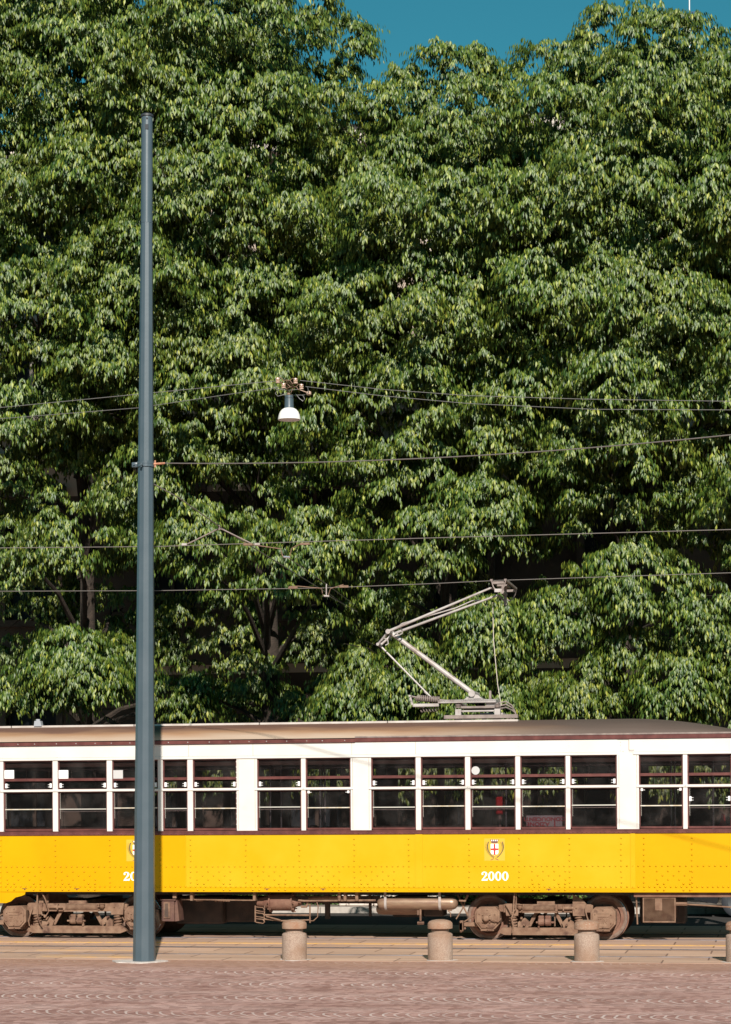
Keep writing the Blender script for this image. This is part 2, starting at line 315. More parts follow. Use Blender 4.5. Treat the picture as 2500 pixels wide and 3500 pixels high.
mt['cobble'] = cobble_mat(); mt['slab'] = slab_mat()
mt['asphalt'] = M('dark_asphalt', (.025,.021,.019), .9, 0, (.04,.034,.03), 3, .4, 80)
mt['sidewalk'] = M('far_pavement_stone', (.15,.125,.105), .85, 0, (.22,.185,.16), 3)
mt['ypaint'] = M('worn_yellow_road_paint', (.62,.36,.10), .7, 0, (.45,.28,.17), 9, lo=.42, hi=.62)
mt['yworn'] = M('very_worn_yellow_paint', (.52,.30,.13), .8, 0, (.40,.27,.19), 6, lo=.4, hi=.6)
mt['rail'] = M('rail_steel', (.36,.38,.46), .3, .8, (.28,.22,.22), 3)
def sheet(name, x0, x1, y0, y1, z, m):
    return tag(MB().box(x0, x1, y0, y1, z-.3, z).build(name, m), kind='structure')
EDGE = -4.24
tag(MB().add([(-600,-300,-.35),(600,-300,-.35),(600,900,-.35),(-600,900,-.35)], [(0,1,2,3)]).build('ground', mt['asphalt']), kind='structure')
sheet('cobbled_square', -90, 90, -120, EDGE, 0, mt['cobble'])
sheet('tramway_paving', -90, 90, EDGE, 4.2, .004, mt['slab'])
sheet('road', -90, 90, 4.2, 8.2, 0, mt['asphalt'])
kb = MB()
x = -60
while x < 60: kb.box(x, x+1.19, 8.2, 8.5, -.2, .11, .008); x += 1.2
tag(kb.build('kerb', mt['kerb']), kind='structure')
sheet('far_pavement', -90, 90, 8.5, 16, .10, mt['sidewalk'])
# painted line on the slabs; worn remains of two more at the left
tag(MB().box(-60, 60, -.88, -.72, 0, .009).build('lane_line', mt['ypaint']), kind='structure')
tag(MB().box(X(130, -2.5), X(470, -2.5), -2.62, -2.40, 0, .009).box(X(150, -3.6), X(480, -3.6), -3.95, -3.62, 0, .009).build('worn_lane_marks', mt['yworn']), kind='structure')
rb = MB()
for y in (.4475, 1.8925, -3.17, -1.72): rb.box(-60, 60, y-.03, y+.03, -.1, .013)
rb.mat(1)
for y in (.4475+.055, 1.8925-.055, -3.17+.055, -1.72-.055): rb.box(-60, 60, y-.02, y+.02, -.1, .007)
tag(rb.build('tram_rails', [mt['rail'], mt['dark']]), kind='structure')
# ------------------------------------------------------------------ tram
tram = empty('tram', (0, 1.17, 0), 'old yellow and white tram with maroon trim and a raised pantograph, numbered 2000', 'tram')
XL, XR = X(-900), X(2632)
zs = Z(3049); zy = Z(2852); zb = Z(2838); zw0 = Z(2834); zm0 = Z(2699.5); zm1 = Z(2690.5); zw1 = Z(2589.5); zlb = Z(2580); zg0 = Z(2537); zg1 = Z(2525)
WID = 2.34
wins = [(-730,-580),(-563,-393),(-372,-203),(-186,-4),(13,182),(199,367),(385,542),(558,643),(661,811),(881,1032),(1047,1201),(1271,1424),(1441,1593),(1610,1765),(1781,1937),(1952,2112),(2187,2338),(2353,2505),(2520,2605)]
# lower side, riveted
sp = MB().box(XL, X(634), 0, .04, zs, zy).box(X(2165), XR, 0, .04, zs, zy).mat(2).box(X(634), X(2165), -.001, .04, zs, zy).mat(0)
sp.prism([(X(-120),zs),(X(-120),Z(3062)),(X(-90),Z(3082)),(X(-60),Z(3090)),(X(20),Z(3090)),(X(36),Z(3084)),(X(52),Z(3070)),(X(72),Z(3065)),(X(84),Z(3060)),(X(87),zs)], .004, .034)
zbt = Z(3036)
sp.box(XL, XR, -.007, 0, zs-.004, zbt)                      # bottom strake
for u0, u1 in ((1421,1446),(2157,2173)): sp.mat(2).box(X(u0), X(u1), -.010, 0, zbt+.004, zy-.003)
sp.mat(0)
for u in (636, ): sp.box(X(u)-.004, X(u)+.004, -.008, 0, zbt, zy)
sp.box(X(636), X(1421), -.004, 0, zbt+.002, zbt+.012)
def riv(mb, u, v, r=.0125, y=0, h=.009): mb.dome((X(u), y, Z(v)), r, h)
cols = [-560,-376,-184,3,190,376,548,652,841,1025,1212,1399,1605,1776,1949,2125,2203,2367,2545]
for c in cols:
    sp.mat(2 if 640 < c < 2160 else 0)
    for k, v in enumerate((2868,2887,2906,2924,2943,2962,2980,2999,3017)): riv(sp, c+random.uniform(-1,1), v, .0155, 0, .017)
    riv(sp, c, 3042, .012, -.007)
for a, b in zip(cols[:-1], cols[1:]):
    sp.mat(2 if 640 < b-10 < 2190 and a > 640 else 0)
    n = max(1, round((b-a)/19.5))
    for k in range(1, n):
        if 1415 < a+(b-a)*k/n < 1450: continue
        riv(sp, a+(b-a)*k/n, 2961.5, .0155, 0, .017)
    n = max(1, round((b-a)/17.5))
    for k in range(n): riv(sp, a+(b-a)*k/n, 3031, .0175, 0, .018)
for x0 in (3, 190, 652, 841, 1025, 1212, 1776+22, 2203+22, -184, -376):
    sp.mat(2 if 640 < x0 < 2160 else 0)
    for du, v in [(22,2979),(60,2979),(98,2979),(136,2979),(41,2993),(79,2993),(117,2993),(22,3007),(60,3007),(98,3007),(136,3007)]:
        riv(sp, x0+du, v, .0155, 0, .017)
    for du, v in [(24,3021),(46,3021),(113,3021),(135,3021),(24,3042),(46,3042),(113,3042),(135,3042)]:
        riv(sp, x0+du, v, .018, -.007 if v > 3036 else 0, .020)
sp.mat(1)
for u in (85, 263, 913, 1105, 1877): sp.box(X(u-9), X(u+9), -.0095, -.007, Z(3040), Z(3038)); sp.box(X(u-2), X(u+2), -.0095, -.007, Z(3044), Z(3040))
sp.build('side_panel', [mt['yellow'], mt['maroon'], mt['yellow2']], tram)
sf = MB().box(XL, XR, WID-.04, WID, zs, zy); sf.build('side_panel', mt['yellow'], tram)
MB().box(XL-.04, XL, 0, WID, zs, zy).build('end_panel', mt['yellow'], tram); MB().box(XR, XR+.04, 0, WID, zs, zy).build('end_panel', mt['yellow'], tram)
# beltline
bl = MB().box(XL, XR, -.016, .03, zy, Z(2843)).box(XL, XR, -.008, .03, Z(2842.5), zb)
u = -800
while u < 2700: bl.dome((X(u), -.016, Z(2847.5)), .011, .010); u += 15.6
bl.build('beltline_strip', mt['maroon'], tram)
MB().box(XL, XR, WID-.03, WID+.016, zy, zb).build('beltline_strip', mt['maroon'], tram)
# white upper side : posts, transoms, letterboard
def upper(mb, y0, y1, ws, proud):
    def bx(a, b, c, d, e=0, ym=None): mb.box(a, b, y0-e*proud, y1 if ym is None else ym, c, d)
    edges = [XL]+[q for w_ in ws for q in (X(w_[0]), X(w_[1]))]+[XR]
    for i in range(0, len(edges), 2): bx(edges[i], edges[i+1], zb, zw1)
    for w_ in ws: bx(X(w_[0]), X(w_[1]), zm0, zm1)
    bx(XL, XR, zw1, zg0)
ub = MB(); upper(ub, .004, .062, wins, 0)
ub.box(XL, X(2114), -.012, .004, zw1+.004, zlb); ub.box(X(2168), XR, -.012, .004, zw1+.004, zlb)       # drip moulding
ub.box(XL, X(2114), -.004, .004, zlb+.003, zg0-.004); ub.box(X(2154), XR, -.004, .004, zlb+.003, zg0-.004)
for w_ in wins:                                          # transom ledge
    if w_[0] > -740: ub.box(X(w_[0]-8), X(w_[1]+8), -.010, .004, zm0+.006, zm1-.002)
for u in (810, 1215, 1262, 2125, 2180, 868):
    for v in range(2600, 2830, 18): riv(ub, u, v, .007, .004, .004)
for u in cols:
    for v in (2546, 2556, 2575): riv(ub, u, v, .007, -.004, .004)
    riv(ub, u+9, 2577, .008, -.004, .005)
ub.mat(1)
for u in (648, 1424, 868, 1206): ub.box(X(u)-.003, X(u)+.003, -.0055, 0, zlb+.004, zg0-.005)
ub.box(X(2154)-.004, X(2154)+.004, -.006, 0, Z(2573), zg0-.005); ub.box(X(2154), X(2172), -.013, -.004, Z(2574), Z(2573))
for u in (816, 874, 1208, 1264, 2119, 2180): ub.box(X(u)-.003, X(u)+.003, .001, .0045, zb+.02, zw1-.005)
ub.build('upper_side', [mt['white'], mt['whitegap']], tram)
uf = MB(); upper(uf, WID-.06, WID, wins, 0); uf.build('upper_side', mt['white'], tram)
MB().box(XL-.04, XL, .0, WID, zy, zg0).build('end_wall', mt['white'], tram)
ew_ = MB().box(XR, XR+.04, 0, .3, zy, zw1).box(XR, XR+.04, WID-.3, WID, zy, zw1).box(XR, XR+.04, 0, WID, zw1, zg0).build('end_wall', mt['white'], tram)
# interior lining, dark
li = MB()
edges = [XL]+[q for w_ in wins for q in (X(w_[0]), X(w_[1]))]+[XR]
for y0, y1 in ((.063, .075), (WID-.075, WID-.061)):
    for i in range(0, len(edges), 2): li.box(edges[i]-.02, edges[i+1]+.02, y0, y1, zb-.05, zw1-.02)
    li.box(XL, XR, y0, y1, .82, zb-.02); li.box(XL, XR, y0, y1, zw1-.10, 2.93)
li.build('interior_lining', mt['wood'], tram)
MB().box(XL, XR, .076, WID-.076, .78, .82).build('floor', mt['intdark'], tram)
cl = MB(); K = 10
for i in range(K):
    a0, a1 = math.pi*i/K, math.pi*(i+1)/K
    y0, y1 = 1.17-1.09*math.cos(a0), 1.17-1.09*math.cos(a1); z0, z1 = 2.93+.2*math.sin(a0), 2.93+.2*math.sin(a1)
    cl.add([(XL,y0,z0),(XR,y0,z0),(XR,y1,z1),(XL,y1,z1),(XL,y0,z0+.02),(XR,y0,z0+.02),(XR,y1,z1+.02),(XL,y1,z1+.02)], [(0,1,2,3),(4,7,6,5),(0,4,5,1),(3,2,6,7)])
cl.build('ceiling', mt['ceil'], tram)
for u in (-190, 590, 850, 1236, 2150): MB().box(X(u, 1.2)-.03, X(u, 1.2)+.03, 1.6, 2.2, .82, 2.9).build('interior_partition', mt['wood'], tram)
# gutter
gu = MB().box(XL, X(1218), -.030, .02, zg0, zg1).box(X(1218), XR, -.022, .02, zg0+.004, zg1+.012).mat(2).box(X(1218), XR, -.030, -.012, zg1+.014, zg1+.036)
gu.mat(1)
for u in range(-800, 1218, 66): gu.dome((X(u+random.uniform(-9,9)), -.030, (zg0+zg1)/2), .010, .008)
gu.build('roof_gutter', [mt['maroon'], mt['grey'], mt['greydark']], tram)
# roof with the domed end
rf = MB(); prof = []; nS = 64; nA = 18
xr1 = X(2632)
vs = []; fs = []
for i in range(nS+1):
    xx = XL + (xr1-XL)*i/nS; ub_ = max(0, min(1, (xx-X(2150))/(X(2600)-X(2150)))); k = max(.06, 1-ub_**1.8)
    for j in range(nA+1):
        a = math.pi*j/nA; cy = -math.cos(a); e = (abs(cy)**.9)*math.copysign(1, cy)
        yy = 1.17+1.192*e*(1-.25*ub_**3); zz = zg1+.012+(.272*k)*math.sin(a)**.85
        vs.append((xx, yy, zz))
for i in range(nS):
    for j in range(nA):
        q = i*(nA+1)+j; fs.append((q, q+1, q+nA+2, q+nA+1))
rf.add(vs, fs); rf.build('roof', mt['roof'], tram, smooth=True)
# thin dark seams and cable on the roof skin
wk = MB()
x = XL+.4
while x < X(1480):
    wk.box(x, x+1.98, .52, .70, 3.272, 3.312); x += 2.0
wk.build('roof_walkway', M('weathered_board', (.52,.47,.44), .8, 0, (.42,.36,.33), 6), tram)
MB().lathe(P(130, 2474, .55), (0,0,1), [(0,.045),(.02,.05),(.02,.035),(.07,.035)], 10).prism([(X(119,.5),Z(2468,.5)),(X(121,.5),Z(2449,.5)),(X(141,.5),Z(2449,.5)),(X(145,.5),Z(2468,.5))], .5, .6).build('roof_vent', M('vent_grey', (.30,.31,.34), .5), tram)
# windows
def window(w_, i, near=True):
    a, b = X(w_[0]), X(w_[1]); y = .030 if near else WID-.045
    f = MB(); t = .019
    for (x0, x1, z0, z1) in ((a, a+t, zw0, zm0), (b-t, b, zw0, zm0), (a, a+t, zm1, zw1), (b-t, b, zm1, zw1)): f.box(x0, x1, y, y+.025, z0, z1)
    for z0, z1 in ((zw0-.01, zw0+.020), (zm0-.014, zm0), (zm1, zm1+.006), (zw1-.020, zw1)): f.box(a+t, b-t, y, y+.025, z0, z1)
    zt = Z(2661); f.box(a+t, b-t, y-.004, y+.021, zt, Z(2651.5))
    fr = f.build('window', mt['maroon'], tram)
    if not near: return fr
    tag(fr)
    MB().box(a+t, b-t, y+.012, y+.016, zw0+.02, zm0-.014).box(a+t, b-t, y+.012, y+.016, Z(2651.5), zw1-.02).box(a+t, b-t, y+.026, y+.030, zm1+.004, zt).build('pane', mt['glass'], fr)
    s = MB(); lev = 2757 + (3 if i % 3 else 0); s.box(a+t, b-t, y-.002, y+.008, Z(lev+2), Z(lev-1.5))
    if i % 2: s.box(a+t, b-t, y+.03, y+.04, Z(lev+9), Z(lev+7))
    s.build('sash_rail', M_sash if i % 2 else M_sash2, fr)
    lv = 2677; 
    if w_[0] > 2180: lv = 2703
    if w_[0] > 2350: lv = 2738
    if w_[0] == 1047: lv = 2703
    for x0, sg in ((a+t+.004, 1), (b-t-.004, -1)):
        l = MB().box(x0, x0+sg*.034, y-.012, y+.010, Z(lv+8), Z(lv-8), .004)
        for dz in (-.02, .016): l.box(x0+sg*.034, x0+sg*.062, y-.004, y+.004, Z(lv)+dz-.003, Z(lv)+dz+.003)
        l.build('latch', mt['sticker'], fr)
    c = MB(); c.tube([(a+t+.012+.004*math.sin(k*2.2), y+.0, zm0-.02-k*.012) for k in range(34)], .003, 4); c.build('chain', M_sash, fr)
    return fr
M_sash = M('aluminium_rail', (.58,.55,.50), .4, .5); M_sash2 = M('worn_brass_rail', (.55,.45,.32), .45, .4, (.66,.62,.56), 20)
wn = {}
for i, w_ in enumerate(wins): wn[w_] = window(w_, i); window(w_, i, False)
def on_glass(w_, name, mb, m): return mb.build(name, m, wn[w_])
for w_, u0, m in (((13,182),15.5,'sticker'),((199,367),201,'sticker'),((385,542),388,'stickerg')):
    MB().box(X(u0), X(u0+33), .022, .026, Z(2662,0,u0), Z(2633,0,u0), .001).build('sticker', mt[m], wn[w_])
MB().lathe((X(1628), .027, Z(2634,0,1628)), (0,-1,0), [(0,.062),(.003,.062)], 24).build('sticker', mt['stickerg'], wn[(1610,1765)])
# interior furniture
gp = MB()
for u, y in ((888,.7),(926,.9),(963,1.3),(1096,.7),(1113,.9),(1104,1.4),(1732,.55),(2296,.8),(2309,.6),(2440,.7),(640,1.1),(400,1.5)):
    gp.cyl((X(u,y), y, .82), (X(u,y), y, 2.95), .016, 8)
for y in (.62, 1.72): gp.cyl((XL+.1, y, 2.62), (XR-.1, y, 2.62), .014, 8)
gp.build('grab_pole', mt['steel'], tram, smooth=True)
hs = MB()
for u in list(range(-600, 2600, 77)):
    x = X(u, .62); hs.box(x-.006, x+.006, .615, .625, 2.50, 2.62); hs.coil((x, .615, 2.47), (x, .622, 2.47), .03, .006, 1)
hs.build('hanging_strap', M('strap_cream', (.4,.36,.3), .5), tram)
def bench(u0, u1, y0):
    b = MB(); d = 1 if y0 < 1 else -1
    b.box(X(u0), X(u1), y0, y0+d*.42, 1.20, 1.26); b.box(X(u0), X(u1), y0-d*.02, y0+d*.04, 1.26, zb+.06)
    for u in range(u0+10, u1-10, 110): b.box(X(u), X(u)+.04, y0+d*.05, y0+d*.35, .82, 1.20)
    b.build('bench', mt['wood'], tram)
for a, b in ((-380,380),(1280,1700),(1790,2110),(660,810)): bench(a, b, .12); bench(a, b, WID-.12)
tm = MB().box(X(1697,.8), X(1724,.8), .8, .93, Z(2787,.8), Z(2727,.8), .02); tm.mat(1).box(X(1706,.8), X(1714,.8), .84, .9, .82, Z(2788,.8))
tm.build('ticket_machine', [mt['red'], mt['greydark']], tram)
MB().prism([(X(2462,.9),Z(2825,.9)),(X(2485,.9),Z(2825,.9)),(X(2478,.9),Z(2790,.9)),(X(2470,.9),Z(2786,.9))], .9, 1.0).build('ticket_machine', mt['red'], tram)
ds = MB()
def seat(u, y): 
    x = X(u, y); ds.box(x-.22, x+.22, y, y+.4, 1.22, 1.28, .02); ds.box(x+.18, x+.24, y, y+.4, 1.28, 1.72, .02); ds.box(x-.02, x+.02, y+.18, y+.22, .82, 1.22)
for u in (1020, 1180, 1660, 2230, 2390): seat(u, 1.5)
ds.build('seat', mt['intdark'], tram)
# sign in the window, printed upside down towards the street
sg = MB().box(X(1801,.09), X(1924,.09), .095, .10, Z(2828,.09), Z(2791,.09)); sgo = sg.build('window_sign', mt['signw'], tram)
def text(s, name, u, v, h, y, m, parent, rot=0, align='CENTER', sx=1):
    c = bpy.data.curves.new(name, 'FONT'); c.body = s; c.size = h; c.align_x = align; c.align_y = 'CENTER'; c.extrude = .001; c.offset = .0025*h/.1
    t = bpy.data.objects.new(name, c); me = bpy.data.meshes.new_from_object(t); bpy.data.objects.remove(t)
    Tm = Matrix.Translation(P(u, v, y)) @ Matrix.Rotation(rot, 4, 'Y') @ Matrix.Rotation(math.pi/2, 4, 'X') @ Matrix.Diagonal((sx,1,1,1))
    me.transform(Tm); me.materials.clear(); me.materials.append(m)
    o = bpy.data.objects.new(name, me); sc.collection.objects.link(o); o.parent = parent; o.matrix_parent_inverse = abs_world(parent).inverted(); return o
text('CONDUCENTI', 'lettering', 1862, 2800, .078, .090, mt['signr'], sgo, math.pi, sx=1.2)
text('AZIONE', 'lettering', 1840, 2817, .078, .090, mt['signr'], sgo, math.pi, sx=1.2)
text('1', 'lettering', 1897, 2818, .13, .090, mt['signr'], sgo, 0)
# crest and fleet number
def crest(u0):
    m = MB(); Xo = lambda d: X(u0+d)
    def q(poly, y0, y1): m.prism([(Xo(a), Z(b)) for a, b in poly], y0, y1)
    m.mat(0); q([(-35,2943),(35,2943),(35,2868),(-35,2868)], -.0015, 0)
    m.mat(1); q([(-13,2886),(13,2886),(13.5,2915),(11,2921),(4,2922),(0,2926),(-4,2922),(-11,2921),(-13.5,2915)][::-1], -.003, -.0014)
    m.mat(2); q([(-3,2924),(3,2924),(3,2886.5),(-3,2886.5)], -.0045, -.0029); q([(-13,2908),(-3.1,2908),(-3.1,2901.5),(-13,2901.5)], -.0045, -.0029); q([(3.1,2908),(13,2908),(13,2901.5),(3.1,2901.5)], -.0045, -.0029)
    m.mat(3); q([(-10,2884),(10,2884),(12,2877),(-12,2877)], -.004, -.0014)
    for d in (-12.5,-6.3,0,6.3,12.5): q([(d*.95-1.2,2877),(d*.95+1.2,2877),(d+1.8,2871),(d-1.8,2871)], -.004, -.0014)
    m.mat(1)
    for d in (-9.3,-3.1,3.1,9.3): q([(d-1.6,2877),(d+1.6,2877),(d+1.6,2872.5),(d-1.6,2872.5)], -.003, -.0013)
    for s in (-1, 1):
        for k in range(15):
            t = k/14; ang = R_(-88+ (t*150)); cx, cy = s*25*math.cos(ang), 2911-27*math.sin(ang)*-1
            cx = s*(3+24*math.sin(R_(8+t*112))) ; cy = 2934-50*t**1.15
            for e, L_ in ((-1, 8.0), (1, 8.0)):
                m.mat(4 if (k+e) % 3 else 3); dx = s*(e*.75)*L_; dy = -L_*.75
                q([(cx, cy+1.1), (cx+dx*.5+1.3, cy+dy*.5+1.3), (cx+dx, cy+dy), (cx+dx*.5-1.3, cy+dy*.5-1.3)], -.003-.0002*k, -.0014)
        m.mat(3); q([(s*2,2935),(s*14,2940),(s*14,2942),(s*2,2937.5)], -.003, -.0014)
    return m.build('crest', [mt['crestplate'], mt['cream'], mt['crestred'], mt['crestbr'], mt['crestgr']], tram)
crest(1692); crest(468)
def number(u0):
    m = MB(); hh = 15.5; cz = 2995.5
    two = [(-10,-13),(-10.5,-15.2),(10.2,-15.2),(10.8,-7.5),(8.6,-7.2),(7.2,-9.8),(-1.5,-9.2),(-5,-10.0),(3,-3.4),(7.5,1.2),(9.8,6),(9,10.6),(5.6,14),(.6,15.4),(-4.8,14.8),(-9,11.6),(-10.2,7.4),(-8.6,4.6),(-5.2,4.4),(-3.4,6.6),(-4.6,9.4),(-4.2,11.6),(-1.6,13.0),(1.6,11.6),(3.0,8.2),(2.2,3.8),(-2,-2.6)]
    def zero(c):
        n = 28; o = [(c+10.8*math.cos(k*2*math.pi/n), 15.5*math.sin(k*2*math.pi/n)) for k in range(n)]; i = [(c+4.6*math.cos(k*2*math.pi/n), 12.4*math.sin(k*2*math.pi/n)) for k in range(n)]
        vs = [(X(u0+a), y, Z(cz-b)) for y in (-.003, 0) for ring in (o, i) for a, b in ring]; fs = []
        for k in range(n):
            j = (k+1) % n; fs += [(k, j, n+j, n+k), (k, 2*n+k, 2*n+j, j), (n+k, n+j, 3*n+j, 3*n+k)]
        m.add(vs, fs)
    # tessellate the concave '2' with mathutils
    from mathutils.geometry import tessellate_polygon
    pts = [(X(u0+11+a), Z(cz-b)) for a, b in two]; tri = tessellate_polygon([[Vector((a, b, 0)) for a, b in pts]])
    m.add([(a, -.003, b) for a, b in pts], tri)
    for c in (34.5, 58, 82): zero(c)
    return m.build('fleet_number', mt['num'], tram)
number(1646); number(422)
# ---- running gear
Yw = .40
def bogie(uc, half, spr, mir, name_parts=True):
    Xb = lambda d: X(uc+d*(-1 if mir else 1), .25)
    z = lambda v: Z(v, .25)-.0
    fr = MB()
    def bx(a, b, y0, y1, v0, v1, ch=.008): fr.box(Xb(a), Xb(b), y0, y1, z(v0), z(v1), ch)
    def pr(poly, y0, y1): fr.prism([(Xb(a), z(b)) for a, b in poly], y0, y1)
    for y0 in (.16, 2.04):
        y1 = y0+.12
        bx(-half+52, half-42, y0, y1, 3118, 3090)
        pr([(-half+36,3184),(-half+58,3193),(half-58,3193),(half-36,3184),(half-50,3168),(-half+50,3168)], y0-.02, y0+.10)
        for s in (-1, 1):
            pr([(s*(spr+22),3128),(s*(spr-18),3128),(s*(spr-22),3088),(s*(spr+26),3088)], y0-.03, y0+.14)
            pr([(s*(spr-16),3168),(s*(spr-52),3168),(s*(spr-58),3152),(s*(spr-40),3135),(s*(spr-16),3150)], y0+.02, y0+.10)
            pr([(s*(spr-48),3165),(s*(spr-60),3165),(s*(spr-85),3118),(s*(spr-72),3118)], y0+.06, y0+.10)
            fr.box(Xb(s*(spr+20)), Xb(s*(half-36)), y0+.02, y0+.10, z(3116), z(3092), .01)
            fr.cyl((Xb(s*(spr-40)), y0, z(3158)), (Xb(s*(spr-40)), y0-.045, z(3158)), .018, 6)
            fr.cyl((Xb(s*(spr-30)), y0+.02, z(3136)), (Xb(s*(spr-30)), y0-.04, z(3136)), .018, 6)
            fr.cyl((Xb(s*(spr-6)), y0-.03, z(3100)), (Xb(s*(spr-6)), y0-.05, z(3100)), .013, 6)
        bx(28, 32, y0+.03, y0+.08, 3165, 3125)
    fr.box(Xb(-30), Xb(30), .2, 2.14, z(3112), z(3080))
    pr([(half-106,3088),(half-60,3088),(half-70,3076),(half-106,3056)], .22, .26)
    f = fr.build('bogie', mt['brown'], tram, smooth=False, bevel=.004)
    # two wheels a side
    for s in (-1, 1):
        for y, d in ((Yw, 1), (1.94, -1)):
            c = Vector((Xb(s*half), y, .333+.010)); ax = (0, d, 0)
            wmb = MB().lathe(c-Vector((0,.04*d,0)), ax, [(0,.245),(.0,.285),(.002,.300),(.012,.333),(.10,.336),(.105,.358),(.13,.358),(.135,.29),(.11,.24),(.09,.12),(.09,.02)], 48, cap=False)
            wmb.lathe(c-Vector((0,.02*d,0)), ax, [(.0,.245),(.018,.235),(.030,.13),(-.02,.09),(-.03,.03)], 48, cap=False)
            for k in range(5):
                a = k*1.2566+.5; q_ = c+Vector((.185*math.cos(a), -.0*d, .185*math.sin(a))); wmb.mat(2).cyl(q_, q_-Vector((0,.010*d,0)), .014, 8)
            wmb.mat(0)
            wo = wmb.build('wheel', [mt['rust'], mt['steel'], mt['dark']], f, smooth=True)
            t = MB().lathe(c-Vector((0,.042*d,0)), ax, [(.000,.288),(-.002,.296),(-.002,.322),(.004,.333),(.02,.334)], 48, cap=False)
            t.mat(1).lathe(c-Vector((0,.048*d,0)), ax, [(0,.332),(.001,.335),(.03,.336)], 48, cap=False); t.build('tyre', [M_tyre, mt['steel']], wo, smooth=True)
        MB().cyl((Xb(s*half), .44, .343), (Xb(s*half), 1.9, .343), .06, 12).build('axle', mt['dark'], f)
        # axle box: octagonal housing with bolts
        cx, cz_ = Xb(s*half), z(3136)
        r = .165; hx = .185
        ab = MB()
        oct_ = [(-hx,-.06),(-hx,.09),(-.12,.165),(.12,.17),(hx,.10),(hx,-.08),(.11,-.165),(-.10,-.17)]
        ab.prism([(cx+a*1.0, cz_+b) for a, b in oct_], .08, .36)
        ab.prism([(cx+a*.86, cz_+b*.86) for a, b in oct_], .06, .08)
        for k in range(6):
            a = k*math.pi/3+.5; ab.cyl((cx+.135*math.cos(a), .06, cz_+.125*math.sin(a)), (cx+.135*math.cos(a), .045, cz_+.125*math.sin(a)), .012, 6)
        ab.box(cx-.10, cx+.10, .07, .2, cz_-.19, cz_-.165)
        ab.cyl((cx, .1, cz_-.18), (cx, .07, cz_-.18), .014, 8)
        gen = (s == -1)
        if gen:
            ab.lathe((cx-.01, .062, cz_), (0,-1,0), [(0,.075),(.012,.07),(.02,.05),(.07,.048),(.085,.03)], 14)
            for k in range(4):
                a = k*math.pi/2+.78; ab.cyl((cx-.01+.075*math.cos(a), .06, cz_+.075*math.sin(a)), (cx-.01+.075*math.cos(a), .03, cz_+.075*math.sin(a)), .013, 6)
            ab.tube([(cx+.03,.0,cz_),(cx+.1*(-1 if mir else 1)*s*-1,-.0,cz_-.02),(cx+(.17)*(-1 if mir else 1),.03,cz_-.05),(cx+.21*(-1 if mir else 1),.06,cz_+.0)], .012, 6)
        else:
            ab.box(cx-.09, cx+.09, .052, .062, cz_+.07, cz_+.085); ab.box(cx-.08, cx+.08, .053, .061, cz_+.02, cz_+.03)
            ab.box(cx-.06, cx-.045, .052, .061, cz_-.075, cz_-.01); ab.box(cx-.075, cx-.02, .052, .061, cz_-.01, cz_+.003)
            ab.box(cx+.0, cx+.012, .052, .061, cz_-.075, cz_+.003); ab.box(cx+.05, cx+.062, .052, .061, cz_-.075, cz_+.003)
            ab.prism([(cx+.0,cz_+.003),(cx+.012,cz_+.003),(cx+.062,cz_-.075),(cx+.05,cz_-.075)], .053, .0615)
        ab.build('axle_box', mt['brown'], f, bevel=.006)
        if not gen or True:
            sx = Xb(s*spr)
            sp_ = MB().coil((sx, .20, z(3168)), (sx, .20, z(3127)), .052, .014, 4.2, 6); sp_.lathe((sx,.20,z(3170)), (0,0,1), [(0,.065),(.02,.065),(.02,.04),(.18,.04),(.19,.066),(.215,.066)], 14)
            sp_.build('spring', mt['brown'], f, smooth=True)
    # horizontal release spring over the beam
    bc = MB().coil((Xb(-76), .13, z(3103)), (Xb(34), .13, z(3103)), .046, .009, 26, 5)
    bc.cyl((Xb(-90), .13, z(3101)), (Xb(95), .13, z(3101)), .012, 8); bc.lathe((Xb(-88),.13,z(3106)), (0,0,1), [(0,.03),(.03,.05),(.05,.03),(.06,.05),(.075,.045)], 12)
    bc.box(Xb(34), Xb(42), .09, .17, z(3112), z(3090)); bc.box(Xb(42), Xb(96), .11, .15, z(3106), z(3097), .005); bc.box(Xb(60), Xb(64), .09, .16, z(3110), z(3092)); bc.box(Xb(-78), Xb(40), .10, .15, z(3118), z(3112))
    bc.build('brake_spring', mt['brown'], f, smooth=True)
    bl_ = MB()
    for d in (-14, 9): bl_.lathe((Xb(d)-.045, .12, z(3148)), (1,0,0), [(0,.05),(.01,.058),(.08,.058),(.09,.05)], 12); bl_.box(Xb(d)-.045, Xb(d)+.04, .10, .22, z(3138), z(3127), .01)
    bl_.cyl((Xb(-32), .12, z(3150)), (Xb(30), .12, z(3150)), .016, 8); bl_.box(Xb(-26), Xb(-20), .12, .18, z(3168), z(3152))
    bl_.build('brake_block', mt['rust'] if not mir else mt['brown'], f, bevel=.004)
    # hoses
    hz = MB()
    hz.tube([P(uc-108, 3052, .1), P(uc-110, 3080, .08), P(uc-112, 3120, .06), P(uc-118, 3140, .05), P(uc-112, 3165, .06), P(uc-116, 3190, .08)] if not mir else [P(128,3052,.1), P(127,3090,.06), P(128,3130,.05), P(134,3150,.05), P(144,3168,.08)], .012, 6)
    hz.tube([P(uc-103, 3052, .12), P(uc-102, 3075, .1), P(uc-104, 3110, .07), P(uc-118, 3122, .06), P(uc-128, 3108, .08), P(uc-138, 3092, .1)] if not mir else [P(143,3052,.1), P(155,3075,.06), P(167,3115,.04), P(158,3130,.04), P(144,3128,.04), P(140,3116,.06)], .011, 6)
    hz.tube([(Xb(s_*(half-60)), .1, z(vv)) for s_, vv in ((1,3100),(1,3108))]+[(Xb(half-56), .07, z(3125)), (Xb(half-48), .08, z(3150)), (Xb(half-50), .1, z(3168))], .011, 6)
    hz.build('hose', mt['brown'], f, smooth=True)
    return f
